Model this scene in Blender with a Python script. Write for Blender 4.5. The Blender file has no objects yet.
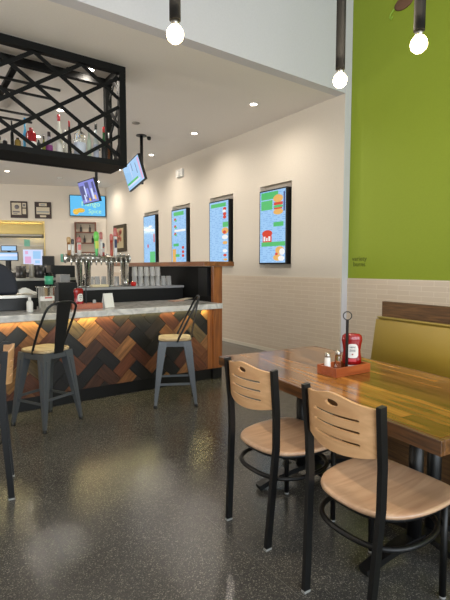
import bpy, bmesh, math, random
from mathutils import Vector, Matrix
random.seed(7)
S = bpy.context.scene
COL = S.collection
R = math.radians
PI = math.pi

# ------------------------------------------------------------------ camera
EYE = Vector((0, 0, 1.36)); YAW = R(35.6); TILT = R(4.25); FPX = 445.0
FW = Vector((math.sin(YAW)*math.cos(TILT), math.cos(YAW)*math.cos(TILT), -math.sin(TILT)))
RT = Vector((math.cos(YAW), -math.sin(YAW), 0)); UP = RT.cross(FW)
def ray(u, v): return FW + RT*((u-225)/FPX) - UP*((v-300)/FPX)
def at_z(u, v, z):
    r = ray(u, v); return EYE + r*((z-EYE.z)/r.z)
def at_y(u, v, y):
    r = ray(u, v); return EYE + r*(y/r.y)
BO = Vector((4.72, 12.4, 0)); BT = Vector((-.9233, .3842, 0)); BN = Vector((-.3842, -.9233, 0))   # slanted back wall
def at_back(u, v, d=0):
    r = ray(u, v); return EYE + r*(((BO-EYE+BN*d).dot(BN))/r.dot(BN))
cd = bpy.data.cameras.new('camera'); cam = bpy.data.objects.new('camera', cd); COL.objects.link(cam)
cd.sensor_fit = 'VERTICAL'; cd.sensor_height = 24; cd.sensor_width = 18; cd.lens = 24*FPX/600
cam.matrix_world = Matrix.Translation(EYE) @ Matrix((RT, UP, -FW)).transposed().to_4x4()
cd.clip_start = .05
S.camera = cam
S.view_settings.view_transform = 'Standard'; S.view_settings.look = 'None'
S.view_settings.gamma = 1; S.view_settings.exposure = 0; S.view_settings.use_curve_mapping = False

# ------------------------------------------------------------------ materials
def lin(r, g, b):
    f = lambda c: (c/255/12.92) if c <= 10 else ((c/255+.055)/1.055)**2.4
    return (f(r), f(g), f(b), 1)
def new(name):
    m = bpy.data.materials.new(name); m.use_nodes = True
    nt = m.node_tree; return m, nt, nt.nodes['Principled BSDF']
def plain(name, c, rough=.5, metal=0, bump=0, bscale=60, spec=None, coat=0):
    m, nt, p = new(name)
    p.inputs['Base Color'].default_value = lin(*c); p.inputs['Roughness'].default_value = rough; p.inputs['Metallic'].default_value = metal
    if spec is not None: p.inputs['Specular IOR Level'].default_value = spec
    if coat: p.inputs['Coat Weight'].default_value = coat; p.inputs['Coat Roughness'].default_value = .08
    n = nt.nodes.new('ShaderNodeTexNoise'); n.inputs['Scale'].default_value = bscale; n.inputs['Detail'].default_value = 3
    t = nt.nodes.new('ShaderNodeTexCoord'); nt.links.new(t.outputs['Object'], n.inputs['Vector'])
    mx = nt.nodes.new('ShaderNodeMix'); mx.data_type = 'RGBA'; mx.inputs['Factor'].default_value = .1
    mx.inputs['A'].default_value = lin(*c)
    rp = nt.nodes.new('ShaderNodeMix'); rp.data_type = 'RGBA'; rp.blend_type = 'MULTIPLY'; rp.inputs['Factor'].default_value = 1
    rp.inputs['A'].default_value = lin(*c); nt.links.new(n.outputs['Fac'], rp.inputs['B'])
    nt.links.new(rp.outputs['Result'], mx.inputs['B']); nt.links.new(mx.outputs['Result'], p.inputs['Base Color'])
    if bump:
        b = nt.nodes.new('ShaderNodeBump'); b.inputs['Strength'].default_value = bump; b.inputs['Distance'].default_value = .005
        nt.links.new(n.outputs['Fac'], b.inputs['Height']); nt.links.new(b.outputs['Normal'], p.inputs['Normal'])
    return m
def glow(name, c, s=1.0):
    m, nt, p = new(name)
    p.inputs['Base Color'].default_value = (0.01, 0.01, 0.01, 1); p.inputs['Roughness'].default_value = .15
    p.inputs['Emission Color'].default_value = lin(*c); p.inputs['Emission Strength'].default_value = s
    return m
def glass(name, c=(245, 250, 248), rough=.02, ior=1.45):
    m, nt, p = new(name)
    p.inputs['Base Color'].default_value = lin(*c); p.inputs['Roughness'].default_value = rough
    p.inputs['Transmission Weight'].default_value = 1; p.inputs['IOR'].default_value = ior
    return m
def menu_mat():
    """lit screen with rows of small broken dashes, as menu text reads from afar"""
    m = glow('menu_display', (154, 198, 238), 1.05); nt = m.node_tree; L = nt.links; p = nt.nodes['Principled BSDF']
    t = nt.nodes.new('ShaderNodeTexCoord'); sp = nt.nodes.new('ShaderNodeSeparateXYZ'); L.new(t.outputs['Object'], sp.inputs['Vector'])
    def mth(op, a, b):
        n = nt.nodes.new('ShaderNodeMath'); n.operation = op
        for i, x in enumerate((a, b)):
            if isinstance(x, (int, float)): n.inputs[i].default_value = x
            else: L.new(x, n.inputs[i])
        return n.outputs[0]
    row = mth('MULTIPLY', sp.outputs['Z'], 34.0); fr = mth('FRACT', row, 0); band = mth('LESS_THAN', fr, .42)
    cb = nt.nodes.new('ShaderNodeCombineXYZ'); L.new(mth('MULTIPLY', sp.outputs['Y'], 9.0), cb.inputs['X']); L.new(mth('FLOOR', row, 0), cb.inputs['Y'])
    n = nt.nodes.new('ShaderNodeTexNoise'); n.inputs['Scale'].default_value = 1.0; n.inputs['Detail'].default_value = 2; L.new(cb.outputs['Vector'], n.inputs['Vector'])
    k = mth('MULTIPLY', band, mth('GREATER_THAN', n.outputs['Fac'], .5))
    mx = nt.nodes.new('ShaderNodeMix'); mx.data_type = 'RGBA'; L.new(k, mx.inputs['Factor']); mx.inputs['A'].default_value = lin(154, 198, 238); mx.inputs['B'].default_value = lin(128, 174, 224)
    L.new(mx.outputs['Result'], p.inputs['Emission Color']); return m
def highlight_glass(name):  # white mixed into clear glass to imitate its bright highlights
    m = glass(name, (252, 252, 250), .05); p = m.node_tree.nodes['Principled BSDF']; p.inputs['Transmission Weight'].default_value = .7; return m
def wood(name, c1, c2, axis=1, rough=.35, scale=6, coat=0, blocks=None, stretch=.08, bump=.05):
    """grain stretched along one object axis; blocks=(length, width) makes glued staves"""
    m, nt, p = new(name); L = nt.links
    t = nt.nodes.new('ShaderNodeTexCoord'); mp = nt.nodes.new('ShaderNodeMapping'); L.new(t.outputs['Object'], mp.inputs['Vector'])
    sc = [1, 1, 1]; sc[axis] = stretch; mp.inputs['Scale'].default_value = sc
    n = nt.nodes.new('ShaderNodeTexNoise'); n.inputs['Scale'].default_value = scale*4; n.inputs['Detail'].default_value = 6; n.inputs['Distortion'].default_value = 1.2
    L.new(mp.outputs['Vector'], n.inputs['Vector'])
    r = nt.nodes.new('ShaderNodeValToRGB'); r.color_ramp.elements[0].position = .3; r.color_ramp.elements[1].position = .72
    r.color_ramp.elements[0].color = lin(*c2); r.color_ramp.elements[1].color = lin(*c1); L.new(n.outputs['Fac'], r.inputs['Fac'])
    out = r.outputs['Color']
    if blocks:
        m2 = nt.nodes.new('ShaderNodeMapping'); L.new(t.outputs['Object'], m2.inputs['Vector'])
        m2.inputs['Rotation'].default_value = (0, 0, PI/2 if axis == 1 else 0)
        b = nt.nodes.new('ShaderNodeTexBrick'); L.new(m2.outputs['Vector'], b.inputs['Vector'])
        b.inputs['Scale'].default_value = 1; b.inputs['Brick Width'].default_value = blocks[0]; b.inputs['Row Height'].default_value = blocks[1]
        b.inputs['Mortar Size'].default_value = .0012; b.inputs['Color1'].default_value = (.5, .46, .4, 1); b.inputs['Color2'].default_value = (1.2, 1.17, 1.08, 1)
        b.inputs['Mortar'].default_value = (.4, .35, .3, 1); b.inputs['Bias'].default_value = 0
        mx = nt.nodes.new('ShaderNodeMix'); mx.data_type = 'RGBA'; mx.blend_type = 'MULTIPLY'; mx.inputs['Factor'].default_value = 1
        L.new(out, mx.inputs['A']); L.new(b.outputs['Color'], mx.inputs['B']); out = mx.outputs['Result']
    L.new(out, p.inputs['Base Color']); p.inputs['Roughness'].default_value = rough
    if coat: p.inputs['Coat Weight'].default_value = coat; p.inputs['Coat Roughness'].default_value = .1
    if bump:
        b = nt.nodes.new('ShaderNodeBump'); b.inputs['Strength'].default_value = bump; b.inputs['Distance'].default_value = .003
        L.new(n.outputs['Fac'], b.inputs['Height']); L.new(b.outputs['Normal'], p.inputs['Normal'])
    return m
def floor_mat():
    m, nt, p = new('terrazzo'); L = nt.links
    t = nt.nodes.new('ShaderNodeTexCoord')
    v = nt.nodes.new('ShaderNodeTexVoronoi'); v.inputs['Scale'].default_value = 270; L.new(t.outputs['Object'], v.inputs['Vector'])
    r = nt.nodes.new('ShaderNodeValToRGB'); e = r.color_ramp.elements
    e[0].position = 0; e[0].color = lin(62, 61, 60); e[1].position = .72; e[1].color = lin(74, 72, 68)
    x = e.new(.88); x.color = lin(92, 88, 82); x = e.new(.97); x.color = lin(132, 128, 118)
    sx = nt.nodes.new('ShaderNodeSeparateColor'); L.new(v.outputs['Color'], sx.inputs['Color']); L.new(sx.outputs['Red'], r.inputs['Fac'])
    n = nt.nodes.new('ShaderNodeTexNoise'); n.inputs['Scale'].default_value = 1.3; n.inputs['Detail'].default_value = 5; L.new(t.outputs['Object'], n.inputs['Vector'])
    mx = nt.nodes.new('ShaderNodeMix'); mx.data_type = 'RGBA'; mx.blend_type = 'OVERLAY'; mx.inputs['Factor'].default_value = .5
    L.new(r.outputs['Color'], mx.inputs['A']); L.new(n.outputs['Fac'], mx.inputs['B']); L.new(mx.outputs['Result'], p.inputs['Base Color'])
    rr = nt.nodes.new('ShaderNodeMapRange'); rr.inputs['To Min'].default_value = .12; rr.inputs['To Max'].default_value = .19; L.new(n.outputs['Fac'], rr.inputs['Value'])
    L.new(rr.outputs['Result'], p.inputs['Roughness'])
    b = nt.nodes.new('ShaderNodeBump'); b.inputs['Strength'].default_value = .12; b.inputs['Distance'].default_value = .002
    L.new(v.outputs['Distance'], b.inputs['Height']); L.new(b.outputs['Normal'], p.inputs['Normal'])
    return m
def tile_mat():
    m, nt, p = new('subway_tile'); L = nt.links
    t = nt.nodes.new('ShaderNodeTexCoord'); mp = nt.nodes.new('ShaderNodeMapping'); L.new(t.outputs['Object'], mp.inputs['Vector'])
    sep = nt.nodes.new('ShaderNodeSeparateXYZ'); cmb = nt.nodes.new('ShaderNodeCombineXYZ'); L.new(mp.outputs['Vector'], sep.inputs['Vector'])
    L.new(sep.outputs['Y'], cmb.inputs['X']); L.new(sep.outputs['Z'], cmb.inputs['Y'])
    b = nt.nodes.new('ShaderNodeTexBrick'); L.new(cmb.outputs['Vector'], b.inputs['Vector'])
    b.inputs['Scale'].default_value = 1; b.inputs['Brick Width'].default_value = .30; b.inputs['Row Height'].default_value = .060
    b.inputs['Mortar Size'].default_value = .0026; b.inputs['Color1'].default_value = lin(214, 196, 174); b.inputs['Color2'].default_value = lin(218, 201, 180); b.inputs['Mortar'].default_value = lin(232, 218, 198)
    L.new(b.outputs['Color'], p.inputs['Base Color']); p.inputs['Roughness'].default_value = .22
    bp = nt.nodes.new('ShaderNodeBump'); bp.invert = True; bp.inputs['Strength'].default_value = .4; bp.inputs['Distance'].default_value = .003
    L.new(b.outputs['Fac'], bp.inputs['Height']); L.new(bp.outputs['Normal'], p.inputs['Normal'])
    return m
def marble_mat():
    m, nt, p = new('marble'); L = nt.links
    t = nt.nodes.new('ShaderNodeTexCoord')
    n = nt.nodes.new('ShaderNodeTexNoise'); n.inputs['Scale'].default_value = 5; n.inputs['Detail'].default_value = 8; n.inputs['Distortion'].default_value = 2.5; L.new(t.outputs['Object'], n.inputs['Vector'])
    r = nt.nodes.new('ShaderNodeValToRGB'); e = r.color_ramp.elements; e[0].position = .35; e[0].color = lin(176, 174, 171); e[1].position = .6; e[1].color = lin(216, 213, 208)
    L.new(n.outputs['Fac'], r.inputs['Fac']); L.new(r.outputs['Color'], p.inputs['Base Color']); p.inputs['Roughness'].default_value = .18
    return m
def plank_mat():
    m, nt, p = new('herringbone_planks'); L = nt.links
    a = nt.nodes.new('ShaderNodeVertexColor'); a.layer_name = 'plank'
    t = nt.nodes.new('ShaderNodeUVMap'); t.uv_map = 'grain'
    n = nt.nodes.new('ShaderNodeTexNoise'); n.inputs['Scale'].default_value = 9; n.inputs['Detail'].default_value = 7; n.inputs['Distortion'].default_value = 1; L.new(t.outputs['UV'], n.inputs['Vector'])
    mr = nt.nodes.new('ShaderNodeMapRange'); mr.inputs['From Min'].default_value = .3; mr.inputs['From Max'].default_value = .7; mr.inputs['To Min'].default_value = .5; mr.inputs['To Max'].default_value = 1.35; L.new(n.outputs['Fac'], mr.inputs['Value'])
    mx = nt.nodes.new('ShaderNodeMix'); mx.data_type = 'RGBA'; mx.blend_type = 'MULTIPLY'; mx.inputs['Factor'].default_value = 1
    L.new(a.outputs['Color'], mx.inputs['A']); L.new(mr.outputs['Result'], mx.inputs['B']); L.new(mx.outputs['Result'], p.inputs['Base Color'])
    p.inputs['Roughness'].default_value = .42
    return m
M = dict(
    wall=plain('cream_paint', (224, 214, 199), .7, bump=.02), ceil=plain('ceiling_paint', (240, 234, 226), .8), fascia=plain('white_paint', (216, 214, 218), .75),
    green=plain('green_paint', (146, 164, 36), .6, bump=.02), floor=floor_mat(), tile=tile_mat(), marble=marble_mat(), planks=plank_mat(),
    base=plain('pale_trim', (226, 216, 196), .4), dark=plain('dark_paint', (40, 40, 40), .8),
    black=plain('black_metal', (14, 14, 15), .42, .0, spec=.4), blackmatte=plain('matte_black', (18, 18, 18), .6, spec=.25), cage=plain('black_steel', (8, 8, 8), .6, spec=.2),
    gun=plain('gunmetal', (84, 88, 93), .4, .2), gundark=plain('dark_gunmetal', (34, 35, 37), .38, .3), chrome=plain('chrome', (215, 215, 212), .16, 1), steel=plain('brushed_steel', (180, 176, 168), .32, 1),
    maple=wood('maple', (228, 182, 134), (204, 154, 108), 1, .33, 5, coat=.25), mapleseat=wood('maple_seat', (212, 176, 142), (178, 138, 108), 0, .3, 5, coat=.3),
    stoolwood=wood('stool_wood', (208, 186, 148), (160, 132, 94), 0, .4, 6),
    table=wood('table_wood', (178, 124, 60), (92, 56, 22), 1, .2, 5, coat=.2, blocks=(.62, .07)), edge=wood('table_edge_wood', (132, 88, 46), (58, 34, 16), 1, .35, 8, coat=.3, bump=.3),
    oak=wood('orange_wood', (170, 102, 48), (120, 66, 28), 2, .35, 6, coat=.2), ledge=wood('ledge_wood', (150, 92, 52), (104, 60, 32), 1, .3, 6, coat=.3),
    caddy=wood('caddy_wood', (176, 92, 46), (136, 62, 28), 0, .35, 5), darkwood=wood('dark_wood', (112, 80, 46), (66, 44, 24), 1, .6, 10), shelfwood=wood('shelf_wood', (126, 76, 54), (90, 52, 36), 0, .5, 7),
    vinyl=plain('olive_vinyl', (172, 148, 60), .38, bump=.04, bscale=220), piping=plain('vinyl_piping', (190, 170, 92), .4),
    bluescreen=glow('screen_blue', (154, 198, 238), 1.05), menublue=menu_mat(), green_ui=glow('screen_green', (84, 190, 110), 1.0), text_ui=glow('screen_text', (196, 222, 250), 1.0), textd_ui=glow('screen_dim_text', (92, 140, 205), 1.0),
    red_ui=glow('screen_red', (214, 64, 44), 1.0), bun_ui=glow('screen_bun', (232, 176, 96), 1.0), white_ui=glow('screen_white', (240, 240, 240), 1.0), yel_ui=glow('screen_yellow', (236, 190, 70), 1),
    cyan_ui=glow('screen_cyan', (96, 190, 240), 1.05), purple_ui=glow('screen_purple', (120, 128, 214), 1), navy_ui=glow('screen_navy', (58, 66, 128), 1), pink_ui=glow('screen_pink', (222, 170, 210), 1), lime_ui=glow('screen_lime', (190, 244, 190), 1.05), pale_ui=glow('screen_pale', (206, 216, 246), 1.05),
    bulb=glow('bulb_glow', (255, 226, 176), 14), lens=glow('lamp_lens', (255, 240, 218), 30), led=glow('led_strip', (255, 216, 120), .9),
    glass=glass('clear_glass'), tumbler=highlight_glass('tumbler_glass'), white=plain('white_plastic', (232, 230, 224), .4), paper=plain('paper', (230, 228, 222), .7), red=plain('ketchup_red', (146, 12, 16), .25, coat=.3), salt=plain('salt', (236, 234, 230), .8),
    navy=plain('navy_fabric', (28, 32, 44), .7, bump=.1), teal=plain('teal', (110, 176, 154), .5), brown=plain('brown', (120, 84, 62), .7), mural=plain('mural_green', (160, 196, 70), .7), inkgreen=plain('wall_lettering', (92, 106, 22), .65),
    cream=plain('cream_print', (212, 200, 176), .7), frame=plain('dark_frame', (52, 34, 30), .45), hood=plain('hood_steel', (200, 180, 120), .35, .8), stainless=plain('stainless', (170, 166, 156), .4, .9),  # hood steel tinted yellow, kitchen light put into its colour
    rubber=plain('grey_glide', (150, 150, 146), .6),
)
def colm(c, rough=.3, cache={}):
    k = (c, rough)
    if k not in cache: cache[k] = plain('tint_%d_%d_%d' % c, c, rough)
    return cache[k]

# ------------------------------------------------------------------ mesh helpers
class MB:
    def __init__(s): s.bm = bmesh.new()
    def box(s, a, b, bev=0, mi=0):
        x0, y0, z0 = a; x1, y1, z1 = b
        t = bmesh.new()
        v = [t.verts.new(p) for p in ((x0,y0,z0),(x1,y0,z0),(x1,y1,z0),(x0,y1,z0),(x0,y0,z1),(x1,y0,z1),(x1,y1,z1),(x0,y1,z1))]
        for f in ((0,3,2,1),(4,5,6,7),(0,1,5,4),(1,2,6,5),(2,3,7,6),(3,0,4,7)): t.faces.new([v[i] for i in f])
        if bev: bmesh.ops.bevel(t, geom=t.edges[:], offset=bev, segments=2, affect='EDGES', profile=.6)
        s.add(t, mi); return s
    def add(s, t, mi=0, mat=None):
        if mat is not None: bmesh.ops.transform(t, matrix=mat, verts=t.verts)
        m = bpy.data.meshes.new('tmp'); t.to_mesh(m); t.free()
        n0 = len(s.bm.faces); s.bm.from_mesh(m); bpy.data.meshes.remove(m)
        s.bm.faces.ensure_lookup_table()
        for f in s.bm.faces[n0:]: f.material_index = mi
    def beam(s, p, q, w, h, up=(0, 0, 1), mi=0, w2=None, h2=None):
        """box from p to q, section w (sideways) x h (along up); w2, h2 taper the far end"""
        p = Vector(p); q = Vector(q); d = (q-p).normalized(); u = Vector(up); sd = d.cross(u)
        if sd.length < 1e-4: sd = d.cross(Vector((1, 0, 0)))
        sd.normalize(); u = sd.cross(d)
        w2 = w if w2 is None else w2; h2 = h if h2 is None else h2
        V = [s.bm.verts.new(o + sd*(a*ww/2) + u*(b*hh/2)) for o, ww, hh in ((p, w, h), (q, w2, h2)) for a, b in ((-1,-1),(1,-1),(1,1),(-1,1))]
        for f in ((0,1,2,3),(7,6,5,4),(0,4,5,1),(1,5,6,2),(2,6,7,3),(3,7,4,0)):
            s.bm.faces.new([V[i] for i in f]).material_index = mi
        return s
    def tube(s, pts, r, seg=10, closed=False, mi=0, flat=1.0, cap=True):
        pts = [Vector(p) for p in pts]; n = len(pts); rings = []
        up = Vector((0, 0, 1)); prev = None
        for i, p in enumerate(pts):
            a = pts[(i-1) % n] if (closed or i > 0) else p; b = pts[(i+1) % n] if (closed or i < n-1) else p
            d = (b-a).normalized()
            if prev is None:
                sd = d.cross(up)
                if sd.length < .05: sd = d.cross(Vector((0, 1, 0)))
            else: sd = prev - d*prev.dot(d)
            sd.normalize(); prev = sd; u = sd.cross(d)
            rr = r[i] if isinstance(r, (list, tuple)) else r
            rings.append([s.bm.verts.new(p + sd*(math.cos(2*PI*k/seg)*rr) + u*(math.sin(2*PI*k/seg)*rr*flat)) for k in range(seg)])
        for i in range(n if closed else n-1):
            A, B = rings[i], rings[(i+1) % n]
            for k in range(seg): 
                f = s.bm.faces.new((A[k], A[(k+1) % seg], B[(k+1) % seg], B[k])); f.smooth = True; f.material_index = mi
        if not closed and cap:
            s.bm.faces.new(rings[0][::-1]).material_index = mi; s.bm.faces.new(rings[-1]).material_index = mi
        return s
    def lathe(s, prof, c=(0, 0, 0), seg=20, mi=0, ax='z', smooth=True, sx=1, sy=1):
        c = Vector(c); rings = []
        for r, h in prof:
            ring = []
            for k in range(seg):
                a = 2*PI*k/seg; x, y = math.cos(a)*r*sx, math.sin(a)*r*sy
                ring.append(s.bm.verts.new(c + (Vector((x, y, h)) if ax == 'z' else Vector((h, x, y)) if ax == 'x' else Vector((x, h, -y)))))
            rings.append(ring)
        for A, B in zip(rings, rings[1:]):
            for k in range(seg):
                f = s.bm.faces.new((A[k], A[(k+1) % seg], B[(k+1) % seg], B[k])); f.smooth = smooth; f.material_index = mi
        if prof[0][0] > 1e-5: s.bm.faces.new(rings[0][::-1]).material_index = mi
        if prof[-1][0] > 1e-5: s.bm.faces.new(rings[-1]).material_index = mi
        return s
    def prism(s, poly, z0, z1, mi=0, frame=None, smooth=False):
        fr = frame or (lambda x, y, z: Vector((x, y, z)))
        A = [s.bm.verts.new(fr(x, y, z0)) for x, y in poly]; B = [s.bm.verts.new(fr(x, y, z1)) for x, y in poly]; n = len(poly)
        s.bm.faces.new(A[::-1]).material_index = mi; s.bm.faces.new(B).material_index = mi
        for k in range(n):
            f = s.bm.faces.new((A[k], A[(k+1) % n], B[(k+1) % n], B[k])); f.material_index = mi; f.smooth = smooth
        return s
    def build(s, name, mat, parent=None, mw=None):
        bmesh.ops.remove_doubles(s.bm, verts=s.bm.verts, dist=1e-6)
        bmesh.ops.recalc_face_normals(s.bm, faces=s.bm.faces)
        me = bpy.data.meshes.new(name); s.bm.to_mesh(me); s.bm.free()
        for m in (mat if isinstance(mat, (list, tuple)) else [mat]): me.materials.append(m)
        o = bpy.data.objects.new(name, me); COL.objects.link(o)
        if parent: o.parent = parent
        if mw is not None: o.matrix_local = mw
        return o
def tag(o, label, cat, group=None):
    o['label'] = label; o['category'] = cat
    if group: o['group'] = group
    return o
def thing(name, label, cat, loc=(0, 0, 0), rz=0, group=None):
    o = bpy.data.objects.new(name, None); COL.objects.link(o); o.empty_display_size = .1
    o.location = loc; o.rotation_euler = (0, 0, rz); return tag(o, label, cat, group)
def struct(name, mb, mat):
    o = mb.build(name, mat); o['kind'] = 'structure'; return o
def copy_tree(o, label=None, group=None, loc=None, rz=None, parent=None):
    c = o.copy(); COL.objects.link(c)
    if parent: c.parent = parent
    if label: c['label'] = label
    if group: c['group'] = group
    if loc is not None: c.location = loc
    if rz is not None: c.rotation_euler = (0, 0, rz)
    for ch in [x for x in list(bpy.data.objects) if x.parent == o]: copy_tree(ch, parent=c)
    return c
def text_part(name, txt, size, mat, parent, mw, thick=.001):
    cu = bpy.data.curves.new('t', 'FONT'); cu.body = txt; cu.size = size; cu.extrude = thick; cu.align_x = 'CENTER'; cu.align_y = 'CENTER'; cu.space_line = .85
    t = bpy.data.objects.new('t', cu); COL.objects.link(t)
    dg = bpy.context.evaluated_depsgraph_get(); dg.update()
    me = bpy.data.meshes.new_from_object(t.evaluated_get(dg)); bpy.data.objects.remove(t); bpy.data.curves.remove(cu)
    me.materials.clear(); me.materials.append(mat); me.name = name
    o = bpy.data.objects.new(name, me); COL.objects.link(o)
    if parent: o.parent = parent
    o.matrix_local = mw; return o
def basis(o, x, y, z):
    """matrix with columns x, y, z and origin o"""
    m = Matrix((Vector(x), Vector(y), Vector(z))).transposed().to_4x4(); m.translation = Vector(o); return m

# ------------------------------------------------------------------ room shell
WX, GX, CZ, HZ, FY = 4.72, 4.84, 3.60, 5.4, 3.92
struct('floor', MB().box((-4, -4.2, -.1), (6.5, 17, 0)), M['floor'])
SY = [4.92, 6.38, 7.84, 9.22]                                    # menu screens (near edge)
w = MB(); ys = [FY]; zs = [0, 1.34, 2.645, HZ]
cuts = sorted([FY, 12.5] + [y for s in SY for y in (s-.035, s+.70)])
for y0, y1 in zip(cuts, cuts[1:]):
    niche = any(abs(y0-(s-.035)) < 1e-6 for s in SY)
    for k in range(3):
        w.box((WX if not (niche and k == 1) else GX, y0, zs[k]), (4.95, y1, zs[k+1]))
struct('wall_right', w, M['wall'])
struct('wall_booth', MB().box((GX, -4.2, 0), (4.95, FY-.001, HZ)), M['green'])
struct('trim_1', MB().box((WX-.014, FY+.012, .06), (WX-.001, 12.3, 1.21)), M['tile'])
struct('trim_2', MB().box((GX-.014, -4.1, .06), (GX-.001, FY-.004, 1.21)), M['tile'])
struct('baseboard_right', MB().box((WX-.02, FY, .001), (WX-.001, 12.3, .058)).box((GX-.02, -4.1, .001), (GX-.001, FY-.004, .058)), M['base'])
# end of the bar-side wall and the bulkhead above share one plane
struct('wall_bulkhead', MB().box((-4, FY, CZ), (WX-.001, FY+.14, HZ)), M['fascia'])
struct('trim_3', MB().box((WX, FY-.004, .0), (GX-.002, FY-.0005, HZ)), M['fascia'])
struct('ceiling', MB().box((-4, FY+.141, CZ), (WX-.001, 16.5, CZ+.12)), M['ceil'])
struct('ceiling_high', MB().box((-4, -4.2, HZ+.001), (4.95, FY+.14, HZ+.12)), M['fascia'])
struct('wall_left', MB().box((-4.1, -4.2, 0), (-4.001, 17, HZ)), M['wall'])
# slanted back wall with the kitchen opening
T0, T1, OZ0, OZ1 = 1.69, 4.2, 1.22, 2.6
bw = MB(); fb = lambda t, z, d: BO + BT*t + BN*d + Vector((0, 0, z))
for t0, t1, z0, z1 in ((.01, T0, 0, CZ-.002), (T0, T1, 0, OZ0), (T0, T1, OZ1, CZ-.002), (T1, 9.3, 0, CZ-.002)):
    bw.prism([(t0, z0), (t1, z0), (t1, z1), (t0, z1)], -.15, 0, frame=fb)
struct('wall_back', bw, M['wall'])
kb = MB()
for t0, t1, z0, z1, d0, d1 in ((T0-.6, T1+.4, 0, 2.9, -1.9, -1.8), (T0-.7, T0-.6, 0, 2.9, -1.9, -.152), (T1+.3, T1+.4, 0, 2.9, -1.9, -.152), (T0-.6, T1+.4, 2.8, 2.9, -1.9, -.152)):
    kb.prism([(t0, z0), (t1, z0), (t1, z1), (t0, z1)], d0, d1, frame=fb)
struct('wall_kitchen', kb, M['stainless'])
tr = MB()
for t0, t1, z0, z1 in ((T0-.03, T0, OZ0, OZ1+.03), (T0, T1, OZ1, OZ1+.03)):
    tr.prism([(t0, z0), (t1, z0), (t1, z1), (t0, z1)], .001, .02, frame=fb)
struct('trim_4', tr, plain('lit_trim', (236, 214, 150), .5))
# street wall behind the camera with three windows
fw_ = MB(); wy = -4.0
wins = [(-3.4, -1.2), (-.8, 1.4), (1.8, 4.0)]; xs = [-4] + [x for ab in wins for x in ab] + [4.84]
for i in range(0, len(xs), 2): fw_.box((xs[i], wy-.1, 0), (xs[i+1], wy, HZ))
for a, b in wins: fw_.box((a, wy-.1, 0), (b, wy, .7)).box((a, wy-.1, 3.6), (b, wy, HZ))
struct('wall_street', fw_, M['wall'])
for i, (a, b) in enumerate(wins):
    f = MB()
    for x0, x1, z0, z1 in ((a, a+.06, .7, 3.6), (b-.06, b, .7, 3.6), (a+.06, b-.06, .7, .76), (a+.06, b-.06, 3.54, 3.6), ((a+b)/2-.03, (a+b)/2+.03, .76, 3.54)):
        f.box((x0, wy-.08, z0), (x1, wy-.03, z1))
    struct('window_%d' % (i+1), f, M['black'])

for i, (p, q) in enumerate((((205, 516), (300, 597)), ((44, 505), (64, 556)))):
    a, b = at_z(*p, .0), at_z(*q, .0)
    struct('trim_%d' % (5+i), MB().beam((a.x, a.y, .0006), (b.x, b.y, .0006), .002 if i == 0 else .005, .001), colm((104, 100, 94)) if i == 0 else M['dark'])

# ------------------------------------------------------------------ lights
def area(name, loc, rot, sx, sy, power, col, spread=None, shape='RECTANGLE'):
    l = bpy.data.lights.new(name, 'AREA'); l.shape = shape; l.size = sx; l.size_y = sy; l.energy = power; l.color = col
    if spread: l.spread = spread
    o = bpy.data.objects.new(name, l); COL.objects.link(o); o.location = loc; o.rotation_euler = rot; return o
DAY = (.86, .94, 1.0); WARM = (1.0, .91, .79)
for a, b in wins:
    area('daylight', ((a+b)/2, wy+.02, 2.15), (R(90), 0, 0), b-a-.1, 2.8, 130, DAY)
area('side_fill', (-3.95, 9.0, 1.9), (0, R(-114), 0), 2.6, 9, 480, (1, .96, .91))  # added fill, no window here; brightens the ceiling and menu wall
area('kitchen_light', fb(2.7, 2.7, -1.2), (0, 0, 0), 1.6, .5, 130, (1, .88, .55))
wd = bpy.data.worlds.new('world'); S.world = wd; wd.use_nodes = True
wd.node_tree.nodes['Background'].inputs['Color'].default_value = (.75, .86, 1, 1); wd.node_tree.nodes['Background'].inputs['Strength'].default_value = 1.0

# recessed ceiling lights
def can_light(x, y, label):
    t = thing('ceiling_light', label, 'ceiling light', (x, y, CZ), 0, 'recessed ceiling lights over the bar')
    MB().lathe([(.045, 0), (.062, 0), (.066, -.006), (.05, -.009), (.045, 0)], seg=24).build('trim_ring', M['white'], t)
    MB().lathe([(.0, -.004), (.0449, -.004), (.0449, 0), (0, 0)], seg=20).build('lens', M['lens'], t)
    l = bpy.data.lights.new('downlight', 'SPOT'); l.energy = 60; l.color = WARM; l.spot_size = R(165); l.spot_blend = 1; l.shadow_soft_size = .045
    o = bpy.data.objects.new('downlight', l); COL.objects.link(o); o.location = (x, y, CZ-.02)
LL = [(4.0, 4.91, 'glowing recessed ceiling light nearest the white bulkhead, above the largest menu screen'), (4.04, 6.53, 'glowing recessed ceiling light second nearest along the menu wall'),
      (4.1, 8.26, 'glowing recessed ceiling light third along the menu wall, right of the hanging television pole'), (4.1, 9.95, 'recessed ceiling light fourth along the menu wall behind the hanging television'),
      (4.2, 11.6, 'small far recessed light beside the pole of the far hanging television'),
      (1.8, 5.16, 'bright recessed light seen through the top of the black bottle cage'), (1.9, 6.7, 'recessed ceiling light behind the bottle cage'), (1.95, 8.25, 'recessed ceiling light further behind the bottle cage'),
      (2.0, 9.9, 'recessed ceiling light over the back bar'), (2.03, 11.6, 'recessed ceiling light below the bottle cage at the far left, near the kitchen wall'),
      ]
for x, y, lb in LL: can_light(x, y, lb)
for x, y in ((-.4, 5.2), (-.4, 7.5), (-.2, 10)):  # unseen extra row without fittings, added to light the room
    l = bpy.data.lights.new('downlight', 'SPOT'); l.energy = 60; l.color = WARM; l.spot_size = R(165); l.spot_blend = 1; l.shadow_soft_size = .045
    o = bpy.data.objects.new('downlight', l); COL.objects.link(o); o.location = (x, y, CZ-.02)
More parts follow.
